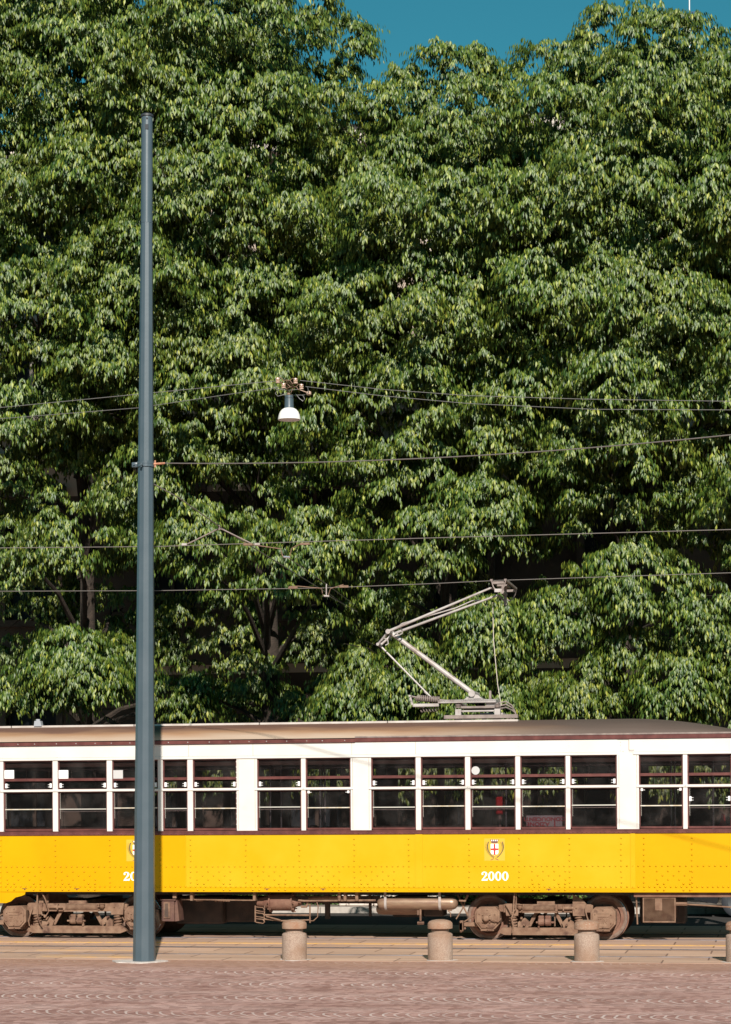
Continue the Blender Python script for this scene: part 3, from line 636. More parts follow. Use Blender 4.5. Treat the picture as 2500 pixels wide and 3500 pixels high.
M_tyre = M('worn_tyre_steel', (.12,.07,.05), .55, .2, (.20,.14,.11), 14)
bg1 = bogie(1867.5, 197, 112, False)
bg2 = bogie(268, 207, 137, True)
sb = MB(); sb.box(X(1586,.2), X(1640,.2), .16, .24, Z(3166,.2), Z(3151,.2), .008); sb.box(X(1571,.2), X(1584,.2), .12, .3, Z(3185,.2), Z(3146,.2), .02); sb.tube([P(1588,3151,.15), P(1632,3125,.12)], .011, 6); sb.cyl(P(1590,3174,.12), P(1590,3174,.05), .018, 8)
sb.build('sand_pipe_bracket', mt['brown'], bg1, bevel=.004)
sb2 = MB(); sb2.box(X(-40,.2), X(16,.2), .16, .24, Z(3166,.2), Z(3150,.2), .008); sb2.tube([P(-30,3146,.15), P(10,3125,.12)], .011, 6)
sb2.prism([(X(535,.2),Z(3110,.2)),(X(545,.2),Z(3112,.2)),(X(550,.2),Z(3160,.2)),(X(540,.2),Z(3164,.2)),(X(533,.2),Z(3140,.2))], .15, .3); sb2.build('sand_pipe_bracket', mt['brown'], bg2, bevel=.004)
# ---- underframe gear
uf_ = MB()
uf_.box(XL+.2, XR-.2, .30, .40, zs-.06, zs+.10).box(XL+.2, XR-.2, 1.94, 2.04, zs-.06, zs+.10)
u = -700
while u < 2600: uf_.box(X(u,.3), X(u,.3)+.08, .05, 2.28, zs+.0, zs+.10); u += 190
uf_.box(X(600,.8), X(760,.8), .8, 1.5, .20, .62, .02).box(X(690,.9), X(720,.9), .9, 1.7, .25, .6).box(X(770,1.), X(900,1.), 1.0, 1.6, .22, .60, .02)
uf_.box(X(2188,1.), X(2345,1.), 1.0, 1.6, .22, .62, .02); uf_.box(X(1345,1.2), X(1450,1.2), 1.1, 1.6, .30, .62, .02).box(X(1448,.5), X(1515,.5), .5, .9, .34, .56, .02)
uf_.box(X(1110,.8), X(1125,.8), .8, .9, .28, .66).box(X(1260,.7), X(1268,.7), .7, .78, .33, .66)
uf_.box(X(555,1.3), X(1300,1.3), 1.25, 1.3, .50, .62)
uf_.build('underframe', mt['dark'], tram, bevel=.004)
ab = MB(); ab.box(X(550,.1), X(594,.1), .12, .42, Z(3153,.1), Z(3080,.1), .006); ab.prism([(X(595,.1),Z(3080,.1)),(X(603,.1),Z(3080,.1)),(X(609,.1),Z(3146,.1)),(X(609,.1),Z(3151,.1)),(X(595,.1),Z(3153,.1))], .14, .42)
ab.box(X(546,.1), X(600,.1), .10, .44, Z(3080,.1), Z(3076,.1)); ab.mat(1).box(X(559,.1), X(580,.1), .105, .12, Z(3142,.1), Z(3086,.1)); ab.mat(2)
for k in (564, 568, 572): ab.box(X(k,.1)-.006, X(k,.1)+.006, .10, .106, Z(3138,.1), Z(3090,.1))
ab.build('resistor_box', [mt['boxrust'], mt['brown'], mt['dark']], tram)
at = MB(); x0, x1 = X(1293,.3), X(1568,.3); zc, rr = Z(3086.5,.3), .100
at.lathe((x0, .22, zc), (1,0,0), [(0,.01),(.006,.045),(.03,.078),(.07,.096),(.11,rr),(x1-x0-.11,rr),(x1-x0-.07,.096),(x1-x0-.03,.078),(x1-x0-.006,.045),(x1-x0,.01)], 28)
ao = at.build('air_tank', mt['tank'], tram, smooth=True)
for u in (1324, 1509):
    st = MB(); xx = X(u,.3); st.lathe((xx-.018, .22, zc), (1,0,0), [(0,rr+.001),(0,rr+.008),(.036,rr+.008),(.036,rr+.001)], 28, cap=False); st.box(xx-.018, xx+.018, .112, .122, zc, zs+.02)
    st.build('strap', mt['grey'], ao, smooth=True)
at2 = MB(); x0 = X(1286,.5); at2.lathe((x0, .5, Z(3108,.5)), (1,0,0), [(0,.01),(.01,.05),(.05,.08),(.12,.085),(.6,.085),(.7,.04)], 20); at2.build('air_tank', mt['tank'], tram, smooth=True)
cp = MB(); x0, x1 = X(924,.3), X(1004,.3); zc = Z(3084,.3); L_ = x1-x0
cp.lathe((x0-.20, .3, zc), (1,0,0), [(0,.05),(.0,.07),(.10,.08),(.14,.10),(.20,.11),(.20,.160),(.222,.160),(.222,.135),(.2+L_-.02,.135),(.2+L_-.02,.160),(.2+L_,.160),(.2+L_,.10),(.26+L_,.07),(.32+L_,.05)], 24)
for s in (0, 1):
    for k in range(8):
        a = k*math.pi/4; cp.cyl((x0+s*L_-.02+.0, .3-.148*math.cos(a), zc+.148*math.sin(a)), (x0+s*L_+.03, .3-.148*math.cos(a), zc+.148*math.sin(a)), .010, 6)
cp.build('brake_cylinder', mt['greybrown'] if 'greybrown' in mt else mt['rust'], tram, smooth=True)
pp = MB()
T = lambda pts, r=.010: MB().tube([P(*p) for p in pts], r, 6).build('brake_pipe', mt['brown'], tram, smooth=True)
T([(1020,3078,.15),(1040,3080,.15),(1285,3078,.15)], .016); T([(1055,3070,.4),(1200,3068,.4),(1225,3066,.4)], .022); T([(870,3078,.1),(840,3078,.1),(620,3075,.2)], .010)
T([(873,3096,.12),(873,3152,.12)], .012); T([(905,3096,.12),(903,3152,.12)], .010)
for v in (3100, 3120, 3140): T([(873,v,.12),(885,v+2,.1),(899,v+3,.1),(905,v+12,.1),(900,v+17,.11),(875,v+13,.12)], .008)
T([(905,3128,.14),(1062,3129,.14)], .014); T([(905,3142,.14),(960,3148,.14),(1062,3145,.14)], .012); T([(910,3133,.1),(960,3146,.1)], .012)
T([(1060,3090,.12),(1060,3155,.12)], .012); T([(1084,3085,.12),(1088,3100,.1),(1086,3135,.1),(1072,3148,.1),(1062,3148,.12)], .008)
T([(1030,3100,.2),(1048,3100,.2),(1052,3090,.2),(1052,3078,.2)], .018)
T([(1438,3108,.12),(1438,3148,.12)], .016); T([(1428,3156,.12),(1450,3156,.12)], .026); T([(1430,3112,.1),(1430,3128,.1)], .02); T([(1533,3114,.1),(1541,3122,.08),(1541,3135,.08)], .008); T([(1531,3113,.1),(1546,3112,.1)], .012)
T([(1570,3078,.2),(1590,3080,.2),(1600,3060,.2)], .02); T([(1590,3085,.3),(1580,3110,.3),(1560,3142,.3)], .01); T([(1565,3060,.3),(1600,3130,.3)], .014)
T([(2312,3090,.2),(2350,3090,.2)], .030); T([(2350,3092,.2),(2420,3096,.2),(2520,3103,.2)], .012)
T([(2176,3064,.15),(2180,3160,.15)], .012)
for u in (870, 1220, 1180, 655, 1160): pp.box(X(u,.1)-.02, X(u,.1)+.02, .08, .2, zs-.14, zs+.02)
pp.box(X(1214,.2), X(1232,.2), .18, .22, Z(3076,.2), Z(3052,.2)); pp.box(X(590,.1), X(602,.1), .1, .16, Z(3072,.1), Z(3050,.1))
pp.tube([P(735+k*3, 3078+3*math.sin(k*2.), .2) for k in range(18)], .018, 6); pp.box(X(668,.2), X(694,.2), .18, .22, Z(3082,.2), Z(3074,.2), .01)
pp.build('pipe_hangers', mt['brown'], tram)
# wire mesh box near the front
gb = MB(); a, b, z0, z1 = X(2198,.1), X(2310,.1), Z(3150,.1), Z(3066,.1)
for q_ in ((a,b,z0,z0+.018),(a,b,z1-.018,z1),(a,a+.016,z0+.018,z1-.018),(b-.016,b,z0+.018,z1-.018)): gb.box(q_[0], q_[1], .08, .11, q_[2], q_[3])
gb.box(X(2240,.1), X(2264,.1), .085, .10, Z(3110,.1), z1-.02)
nn = 22
for k in range(-nn, nn*2):                                     # diagonal strands, clipped to the frame
    for s in (-1, 1):
        w_, h_ = b-a, z1-z0; st_ = w_/nn; sl_ = .55
        pts = []
        x0 = a+k*st_*1.0
        # line z = z0 + s*sl*(x-x0) (+h if s<0)
        zz0 = z0 if s > 0 else z1
        xa, xb = max(a, x0), min(b, x0+h_/sl_)
        if xb-xa < .01: continue
        gb.tube([(xa, .095+.004*s, zz0+s*sl_*(xa-x0)), (xb, .095+.004*s, zz0+s*sl_*(xb-x0))], .0033, 3)
gb.build('mesh_guard', mt['brown'], tram)
MB().box(X(2168,.1), X(2620,.1), .06, .12, Z(3065,.1), Z(3051,.1)).box(X(2262,.5), X(2310,.5), .6, 1.2, Z(3140,.6), Z(3070,.6), .02).build('lifeguard_beam', mt['rust'], tram)
# ---- pantograph
Yc = 1.17
pan = MB()
def pb(u0, u1, v0, v1, ya, yb, ch=.006): pan.box(X(u0,ya,2400), X(u1,ya,2400), ya, yb, Z(v0,ya,1600), Z(v1,ya,1600), ch)
for y in (.80, 1.48):
    pb(1497,1696,2403,2391,y,y+.06); pb(1411,1500,2414,2403,y,y+.06)
    pan.prism([(X(1414,y,2400),Z(2412,y)),(X(1404,y,2400),Z(2380,y)),(X(1400,y,2400),Z(2378,y)),(X(1399,y,2400),Z(2383,y)),(X(1407,y,2400),Z(2413,y))], y, y+.05)
pb(1660,1696,2414,2391,.86,1.48); pb(1411,1430,2413,2405,.86,1.48); pb(1560,1580,2413,2403,.86,1.48)
pan.cyl((X(1401,.78,2380), .78, Z(2381,.78)), (X(1401,.78,2380), 1.56, Z(2381,.78)), .016, 10)
pb(1600,1650,2391,2386,.84,1.5)
for u in (1556, 1690):
    for y in (.62, 1.6): pb(u, u+20, 2466, 2424, y, y+.10, .004)
pb(1577,1690,2434,2428,.64,.70); pb(1640,1720,2446,2438,.75,1.5)
pan.mat(1); pb(1517,1770,2457,2444,.55,.65); pb(1517,1770,2457,2444,1.6,1.7); pb(1575,1700,2422,2414,.8,1.5)
for u in (1566, 1700): 
    for y in (.68, 1.64): pan.lathe((X(u,y,2400), y, Z(2426,y)), (0,0,1), [(0,.03),(.01,.045),(.02,.03),(.03,.045),(.04,.03),(.05,.045),(.06,.03)], 12)
pb(1672,1680,2391,2362,.95,1.0)
pan.coil(P(1440,2428,.9), P(1500,2425,.9), .03, .008, 6)
for k in range(3): pan.tube([P(1700,2405+k*10,1.0), P(1730,2398+k*10,1.0), P(1752,2412+k*8,1.0), P(1764,2440,1.0), P(1755-k*12,2462,1.0)], .012, 6)
po = pan.build('pantograph', [mt['grey'], mt['greydark']], tram, bevel=.003)
MB().coil(P(1424,2386,.95), P(1502,2392,.95), .042, .012, 12, 6).coil(P(1424,2386,1.4), P(1502,2392,1.4), .042, .012, 12, 6).cyl(P(1402,2381,.95), P(1540,2396,.95), .012).build('spring', mt['greydark'], po, smooth=True)
knee = P(1337,2163,Yc); foot = P(1622,2374,Yc)
la = MB().cyl(knee, foot, .036, 16, .042); la.cyl(foot-Vector((0,.3,0)), foot+Vector((0,.3,0)), .05, 18); la.cyl(knee-Vector((0,.28,0)), knee+Vector((0,.28,0)), .037, 16)
la.prism([(foot.x-.13,foot.z-.09),(foot.x+.16,foot.z-.09),(foot.x+.09,foot.z-.02),(foot.x,foot.z+.0)], Yc-.25, Yc-.18)
la.build('lower_arm', mt['grey'], po, smooth=True)
el = P(1297,2204,Yc)
um = MB(); hd = P(1690,2012,Yc)
k1, k2 = knee+Vector((0,-.26,0)), knee+Vector((0,.26,0))
um.tube([k1, P(1678,2010,.95)], [.024,.016], 10).tube([k2, P(1372,2157,1.40), P(1704,2034,1.36)], [.024,.022,.016], 10)
um.tube([P(1362,2142,1.1), P(1375,2132,1.1), P(1560,2078,1.1), P(1615,2054,1.1), P(1642,2052,1.1)], .011, 8)
um.tube([knee-Vector((0,.22,0)), el-Vector((0,.1,0))], .020, 10).tube([knee+Vector((0,.22,0)), el+Vector((0,.1,0))], .020, 10).cyl(el-Vector((0,.14,0)), el+Vector((0,.14,0)), .024, 10)
um.tube([P(1352,2150,1.), P(1362,2140,1.), P(1374,2150,1.), P(1376,2165,1.), P(1364,2172,1.), P(1356,2164,1.)], .010, 6)
um.tube([P(1304,2190,1.), P(1312,2180,1.), P(1326,2188,1.), P(1328,2200,1.), P(1318,2206,1.)], .010, 6)
um.build('upper_arm', mt['grey'], po, smooth=True)
MB().tube([el, P(1482,2392,Yc)], .014, 8).cyl(P(1452,2363,Yc), P(1462,2373,Yc), .02, 8).build('control_rod', mt['grey'], po, smooth=True)
hm = MB(); zt = Z(1985,Yc,1700)
def horn(y, dz, name=0):
    a0 = P(1680,1984,.47).x; b0 = P(1728,1984,.47).x; ztop = P(1705,1983,.47).z
    hm.tube([(a0,y,ztop-.0+dz),(a0+.03,y,ztop-.10+dz),(a0+.075,y,ztop-.165+dz),((a0+b0)/2,y,ztop-.185+dz),(b0-.06,y,ztop-.165+dz),(b0-.02,y,ztop-.10+dz),(b0+.01,y,ztop+dz)], .010, 8)
a0 = P(1680,1984,.47).x; b0 = P(1728,1984,.47).x; ztop = P(1705,1983,.47).z
horn(.47, 0); horn(1.87, 0)
for xx in (a0, b0): hm.box(xx-.018, xx+.018, .47, 1.87, ztop-.012, ztop+.018)
hm.box(a0, b0, .50, .56, ztop-.05, ztop-.015); hm.box(a0, b0, 1.80, 1.86, ztop-.05, ztop-.015)
mx_ = (a0+b0)/2; hm.cyl((mx_, .95, ztop-.13), (mx_, 1.4, ztop-.13), .03, 10); hm.cyl((mx_,1.0,ztop-.15), (mx_,1.0,ztop-.02), .024, 10); hm.cyl((mx_,1.36,ztop-.30), (mx_,1.36,ztop-.02), .024, 10); hm.box(mx_-.08, mx_+.08, .98, 1.38, ztop-.04, ztop-.013)
hm.tube([P(1678,2010,.95), (mx_,1.0,ztop-.12)], .014, 8); hm.tube([P(1704,2034,1.36), (mx_,1.36,ztop-.25)], .014, 8)
hm.mat(1).box(a0+.05, b0-.05, .455, .475, ztop-.180, ztop-.13)
hm.build('collector_head', [mt['greydark'], mt['grey']], po, smooth=False)
MB().tube([P(1685,2060,1.0), P(1688,2190,.95), P(1702,2340,.9), P(1714,2412,.85)], .006, 5).build('pull_cord', M('hemp_cord', (.5,.45,.38), .9), po)
# ------------------------------------------------------------------ pole
pb0 = G(493, 3288); Yp = pb0.y
pole = empty('steel_pole', pb0, 'tall blue-grey tapered steel pole standing on the setts in front of the tram', 'pole')
ptop = P(503, 390, Yp)
def pole_c(z): t = z/ptop.z; return Vector((pb0.x+(ptop.x-pb0.x)*t, Yp, z))
rz = [(0,.150),(.6,.142),(1.6,.135),(3.35,.123),(6.4,.104),(9.7,.078)]
sh = MB(); n = 10; vs = []; fs = []
for z, r in rz:
    c = pole_c(z)
    vs += [(c.x+r*math.cos(2*math.pi*(k+.5)/n+.05), c.y+r*math.sin(2*math.pi*(k+.5)/n+.05), z) for k in range(n)]
for i in range(len(rz)-1):
    for k in range(n): j = (k+1) % n; fs.append((i*n+k, i*n+j, (i+1)*n+j, (i+1)*n+k))
sh.add(vs, fs); sho = sh.build('shaft', mt['pole'], pole, bevel=.006)
ct = MB(); zt0 = 9.68; ct.lathe(pole_c(zt0), pole_c(10.8)-pole_c(9.68), [(0,.078),(ptop.z-zt0-.04,.0735)], 28); cto = ct.build('top_sleeve', mt['pole'], pole, smooth=True)
MB().lathe(pole_c(ptop.z-.04), (0,0,1), [(0,.076),(.005,.084),(.03,.084),(.04,.07)], 28).build('cap', mt['poledk'], pole, smooth=True)
hc = P(501.5, 432, Yp-.074); MB().box(hc.x-.022, hc.x+.022, Yp-.0785, Yp-.06, hc.z-.032, hc.z+.032).build('slot', mt['poledk'], cto)
hc = P(502.5, 396.5+1, Yp-.074); MB().lathe((hc.x, Yp-.06, hc.z-.02), (0,-1,0), [(0,.012),(.0178,.012)], 12).build('slot', mt['poledk'], cto)
cz = P(497, 1588, Yp).z; cc = pole_c(cz)
cb = MB().lathe((cc.x, cc.y, cz-.035), (0,0,1), [(0,.108),(0,.114),(.03,.114),(.033,.111),(.037,.111),(.04,.114),(.07,.114),(.07,.108)], 30, cap=False)
cb.box(cc.x-.19, cc.x-.10, Yp-.012, Yp+.012, cz-.03, cz+.035, .006); cb.cyl((cc.x-.155,Yp-.03,cz+.005), (cc.x-.155,Yp+.03,cz+.005), .012, 8)
cb.box(cc.x-.035, cc.x-.005, Yp-.17, Yp-.10, cz-.03, cz-.018); cb.cyl((cc.x-.02,Yp-.15,cz-.05), (cc.x-.02,Yp-.15,cz+.0), .012, 8)
cb.build('clamp', mt['pole'], pole, smooth=True)
tb = MB().cyl((cc.x+.10, Yp, cz+.002), (cc.x+.26, Yp, cz+.010), .018, 10, .014); tb.cyl((cc.x+.125,Yp,cz-.04), (cc.x+.125,Yp,cz+.05), .012, 8); tb.build('turnbuckle', mt['copper'], pole, smooth=True)
fp = MB(); n = 26; fp.prism([(0,0)]*0 or [(math.cos(k*2*math.pi/n), math.sin(k*2*math.pi/n)) for k in range(n)], 0, 1)
fp.v = [(pb0.x-.07+x_*(.36+.05*math.sin(3*math.atan2(z_, x_))), Yp-.02+z_*(.30+.03*math.cos(5*math.atan2(z_, x_))), -.02+.032*y_) for x_, y_, z_ in fp.v]
fp.build('footing', mt['pad'], pole)
# ------------------------------------------------------------------ bollards
def bollard(px, pv, label, rot):
    c = G(px, pv); c.y += .165; 
    o = empty('bollard', (c.x, c.y, 0), label, 'bollard', 'granite bollards along the edge of the tramway')
    r = .163; prof = [(0,r+.004),(.02,r),(.335,r),(.350,r-.008),(.360,r-.026),(.366,.116),(.408,.114)]
    m = MB(); m.lathe((c.x,c.y,0), (0,0,1), prof, 40)
    m.build('post', mt['stone'], o, smooth=True)
    MB().lathe((c.x,c.y,0), (0,0,1), [(.4082,.115),(.413,r-.006),(.418,r),(.482,r),(.492,r-.006),(.512,r*.86),(.526,r*.62),(.534,r*.33),(.536,.001)], 40).build('cap', mt['stonecap'], o, smooth=True)
    pd = MB(); n = 22; pd.prism([(math.cos(k*2*math.pi/n), math.sin(k*2*math.pi/n)) for k in range(n)], 0, 1)
    pd.v = [(c.x+x_*(.20+.035*math.sin(3*math.atan2(z_, x_)+rot)), c.y+z_*(.19+.02*math.cos(4*math.atan2(z_, x_)+rot)), -.02+.027*y_) for x_, y_, z_ in pd.v]
    pd.build('mortar_ring', mt['pad'], o)
    return o
bollard(998, 3285, 'granite bollard nearest the grey steel pole, leftmost of the four', 0)
bollard(1499.5, 3286, 'granite bollard in front of the long brown air tank', 1.4)
bollard(2003.5, 3290, 'granite bollard in front of the right-hand bogie wheels', 2.7)
bollard(2526, 3293, 'granite bollard cut off by the right edge of the photo', 4.1)
# ------------------------------------------------------------------ overhead lamp and wires
def lerp(a, b, t): return a+(b-a)*t
def wire(name, pts, r, m, label, group=None, sag=0):
    ps = [P(*p) for p in pts]; out = []
    for a, b in zip(ps[:-1], ps[1:]):
        for k in range(12): t = k/12; q = lerp(a, b, t); out.append(q-Vector((0,0,4*sag*t*(1-t))))
    out.append(ps[-1]); o = MB().tube(out, r, 6).build(name, m, smooth=True); tag(o, label, 'wire', group); return o
YL = 1.6
lamp = empty('hanging_lamp', P(988, 1440, YL), 'white domed street lamp hanging from insulated wires in front of the foliage', 'lamp')
lc = P(989, 1394, YL); r_ = 38*(YL+CAM.y*-1)/F/math.cos(YAW) 
lr = (P(1027,1430,YL)-P(989,1430,YL)).length
h = MB(); sc1 = lr/38
h.lathe((lc.x, YL, lc.z-2*sc1), (0,0,1), [(0,18*sc1),(3*sc1,16*sc1),(6*sc1,15.5*sc1),(43*sc1,14.5*sc1),(43.5*sc1,12*sc1)], 24)
h.mat(1).lathe((lc.x, YL, lc.z+31*sc1), (0,0,1), [(0,15.3*sc1),(1.5*sc1,15.3*sc1)], 24)
ho = h.build('housing', [mt['pole'], mt['poledk']], lamp, smooth=True)
d = MB(); pr_ = [(0,18.2),(-4,25),(-12,31.5),(-22,35.5),(-32,37.6),(-38,38),(-38,36.5),(-32,36),(-22,34),(-12,30),(-5,23),(-3,10)]
d.lathe((lc.x, YL, lc.z-2*sc1), (0,0,1), [(a*sc1, b*sc1) for a, b in pr_], 36, cap=False)
d.build('lamp_shade', mt['lampw'], lamp, smooth=True)
MB().lathe((lc.x, YL, lc.z-12*sc1), (0,0,1), [(-12*sc1,.02),(-9*sc1,.04),(0,.035),(6*sc1,.02)], 14).build('bulb', mt['stickerg'], lamp, smooth=True)
rg = MB()
ins = [(950,1300,YL-.25),(1011,1302,YL-.25),(970,1319,YL+.3),(1031,1322,YL+.3)]
hub1, hub2 = P(981,1300,YL-.25), P(1003,1322,YL+.3)
for (u, v, y), hb in zip(ins, (hub1, hub1, hub2, hub2)):
    c = P(u, v, y); sgn = 1 if hb.x > c.x else -1
    for dz in (-.042, .042):
        rg.tube([(c.x, y, c.z+dz), (c.x+sgn*.05, y, c.z+dz), (hb.x-sgn*.05, y, hb.z), (hb.x, y, hb.z)], .007, 6)
rg.tube([hub1, hub2], .014, 8); rg.tube([hub2, P(994,1345,YL)], .008, 6); rg.tube([hub1, P(986,1345,YL)], .008, 6); rg.box(lc.x-.03, lc.x+.03, YL-.03, YL+.03, lc.z+41*sc1, lc.z+50*sc1, .004)
rg.build('bracket', mt['bracket'], lamp, smooth=True)
for (u, v, y) in ins:
    c = P(u, v, y); MB().lathe((c.x, y, c.z-.045), (0,0,1), [(0,.018),(.006,.034),(.024,.036),(.030,.022),(.036,.034),(.052,.036),(.058,.022),(.064,.034),(.084,.030),(.09,.015)], 16).build('insulator', mt['porcelain'], lamp, smooth=True)
cbm = MB()
cbm.tube([P(937,1303,YL-.25), P(936,1320,YL), P(945,1330,YL), P(985,1334,YL), P(1020,1330,YL)], .005, 5)
cbm.tube([P(950,1325,YL+.3), P(952,1340,YL), P(970,1350,YL), P(1040,1350,YL), P(1056,1343,YL), P(1052,1322,YL+.3)], .005, 5)
cbm.tube([P(982,1342,YL-.05), P(965,1350,YL-.1), P(950,1354,YL-.1), P(942,1345,YL-.1), P(946,1334,YL-.1), P(975,1326,YL-.1)], .006, 5)
cbm.tube([P(1012,1347,YL-.05), P(1024,1362,YL-.1), P(1036,1371,YL-.1), P(1042,1364,YL-.1), P(1038,1354,YL-.1), P(1030,1350,YL)], .006, 5)
cbm.build('cable', mt['wirelt'], lamp, smooth=True)
MB().lathe(P(1056,1344,YL+.2), (0,0,1), [(-.035,.02),(-.02,.04),(.02,.04),(.035,.02)], 12).tube([P(1025,1332,YL+.2), P(1052,1342,YL+.2)], .006, 5).build('insulator', mt['porcelain'], lamp, smooth=True)
wire('support_wire', [(-260,1418,YL-.6),(0,1393,YL-.5),(937,1302,YL-.25)], .0052, mt['wirelt'], 'upper wire running left from the hanging lamp', 'wires carrying the hanging lamp')
wire('support_wire', [(-260,1458,YL+.6),(0,1431,YL+.5),(470,1394,YL+.4),(800,1345,YL+.35),(955,1324,YL+.3)], .0052, mt['wirelt'], 'lower wire running left from the hanging lamp', 'wires carrying the hanging lamp')
wire('support_wire', [(1026,1300,YL-.25),(1300,1330,YL-.25),(1600,1352,YL-.3),(2000,1364,YL-.3),(2800,1376,YL-.4)], .0052, mt['wirelt'], 'upper wire running right from the hanging lamp', 'wires carrying the hanging lamp')
wire('support_wire', [(1045,1321,YL+.3),(1300,1352,YL+.3),(1600,1379,YL+.3),(2031,1399,YL+.3),(2800,1402,YL+.3)], .0052, mt['wirelt'], 'lower wire running right from the hanging lamp', 'wires carrying the hanging lamp')
tp = Vector((cc.x+.25, Yp, cz+.010)); q2 = P(2500, 1486, -6.9)
dv = (q2-tp); wo = MB().tube([tp+dv*t-Vector((0,0,.10*4*t*(1-t) if t < 1 else 0)) for t in [k/24 for k in range(25)]]+[q2+dv*.4], .0075, 6).build('span_wire', mt['wire'], smooth=True)
tag(wo, 'dark span wire leaving the copper turnbuckle on the grey pole', 'wire')
YN = -2.44
wire('contact_wire', [(-300,1873,YN),(0,1873,YN),(540,1868,YN),(1000,1853,YN),(1500,1838,YN),(2000,1824,YN),(2500,1810,YN),(2900,1797,YN)], .0058, mt['wire'], 'upper tram contact wire with two bronze fittings on it', 'tram contact wires')
wire('contact_wire', [(-300,2022,Yc),(0,2021,Yc),(540,2019,Yc),(1100,2010,Yc),(1500,1994,Yc),(1705,1984,Yc),(2500,1958,Yc),(2900,1945,Yc)], .0058, mt['wire'], 'lower tram contact wire touched by the pantograph', 'tram contact wires')
c0 = pole_c(P(495,1640,Yp).z)
w8 = MB().tube([c0, P(610,1700,-4.2), P(750,1800,YN), P(860,1868,-1.0), P(1155,2050,6.5), P(1230,2095,9)], .008, 6).build('cross_span_wire', mt['wire'], smooth=True); tag(w8, 'slanting cross wire running from the grey pole down past the contact wires', 'wire')
w9 = MB().tube([P(985,1906,YN+.2), P(1115,1996,Yc), P(1215,2070,6)], .006, 6).build('stay_wire', mt['wire'], smooth=True); tag(w9, 'short stay wire between the two lower bronze contact wire fittings', 'wire')
w9 = MB().tube([P(1122,2036,Yc), P(1222,2092,6)], .006, 6).build('stay_wire', mt['wire'], smooth=True); tag(w9, 'short stay wire running right from under the lowest bronze fitting', 'wire')
w10 = MB().tube([pole_c(P(505,480,Yp).z), P(535,530,-3.5), P(600,690,1.0), P(740,880,5.5), P(800,960,7)], .006, 6).build('guy_wire', mt['wirelt'], smooth=True); tag(w10, 'thin guy wire slanting into the leaves from the top of the grey pole', 'wire')
def clamp(mb, u, v, y, w_=9): mb.box(X(u-w_,y,v), X(u+w_,y,v), y-.012, y+.012, P(u,v+4,y).z, P(u,v-4,y).z, .003)
f1 = MB(); clamp(f1,630,1861,YN); clamp(f1,880,1860,YN); f1.mat(1).tube([P(640,1860,YN), P(740,1811,YN), P(750,1808,YN), P(760,1809,YN), P(858,1857,YN)], .010, 8); f1.cyl(P(750,1795,YN), P(750,1812,YN), .014, 8)
tag(f1.build('pull_off_bracket', [mt['grey'], mt['greydark']]), 'bent roof-shaped rod clamped on the upper contact wire', 'fitting')
f2 = MB(); clamp(f2,848,1861,YN-.03,16); clamp(f2,1043,1859,YN,16); f2.tube([P(835,1856,YN), P(862,1862,YN), P(960,1876,YN), P(966,1900,YN), P(972,1904,YN)], .008, 8); f2.tube([P(990,1904,YN), P(998,1874,YN), P(1030,1858,YN)], .008, 8); f2.mat(1).cyl(P(970,1903,YN), P(992,1905,YN), .016, 8)
tag(f2.build('wire_fitting', [mt['bracket'], mt['steel']]), 'bronze fitting with a hanging loop on the upper contact wire', 'fitting')
f3 = MB(); clamp(f3,1002,2009,Yc,16); clamp(f3,1176,2005,Yc,16); f3.tube([P(990,2005,Yc), P(1020,2004,Yc), P(1100,2011,Yc), P(1104,2034,Yc), P(1110,2037,Yc)], .008, 8); f3.tube([P(1122,2037,Yc), P(1130,2012,Yc), P(1175,1998,Yc)], .008, 8); f3.mat(1).cyl(P(1116,1996,Yc), P(1116,2040,Yc), .010, 8).cyl(P(1108,2037,Yc), P(1126,2038,Yc), .014, 8)
tag(f3.build('wire_fitting', [mt['bracket'], mt['grey']]), 'bronze fitting with an upright pin on the lower contact wire', 'fitting')
# ------------------------------------------------------------------ building behind the trees
YB = 15.5
bld = empty('stone_building', (0, YB, 0), 'pale stone building with tall windows glimpsed behind the row of trees', 'building')
BX0, BX1, BH = -22, 22, 16.9
bays = list(np.arange(BX0+1.5, BX1-1, 3.3)); floors = [(1.5,4.3),(6.3,9.1),(10.9,13.0),(14.2,15.9)]
wl = MB(); wl.mat(0)
def wall_band(z0, z1):   # solid
    wl.box(BX0, BX1, YB, YB+.5, z0, z1)
zz = 0
wl.box(BX0, BX1, YB, YB+.5, 5.0, 5.6)
for f0, f1 in floors:
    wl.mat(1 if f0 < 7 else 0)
    if f0 == 6.3: zz = 5.6
    wall_band(zz, f0)
    xs = [BX0]+[q for b_ in bays for q in (b_-.6, b_+.6)]+[BX1]
    for i in range(0, len(xs), 2): wl.box(xs[i], xs[i+1], YB, YB+.5, f0, f1)
    zz = f1
wall_band(zz, BH)
wl.box(BX0, BX1, YB+.5, YB+9, 0, .1)
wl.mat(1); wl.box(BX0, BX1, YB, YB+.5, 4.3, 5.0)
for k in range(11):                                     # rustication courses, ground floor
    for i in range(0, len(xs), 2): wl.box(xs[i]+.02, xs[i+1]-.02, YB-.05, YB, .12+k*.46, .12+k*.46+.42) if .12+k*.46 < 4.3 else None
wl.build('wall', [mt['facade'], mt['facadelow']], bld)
MB().box(BX0-.4, BX1+.4, YB+.0, YB+9, BH, BH+.25).build('roof', mt['asphalt'], bld)
MB().box(BX0, BX1, YB-.25, YB, 5.2, 5.5).box(BX0, BX1, YB-.15, YB, 5.5, 5.62).build('cornice', mt['facadelow'], bld); MB().box(BX0, BX1, YB-.2, YB, 9.9, 10.1).box(BX0-.2, BX1+.2, YB-.55, YB, BH-.4, BH-.05).build('cornice', mt['facadew'], bld)
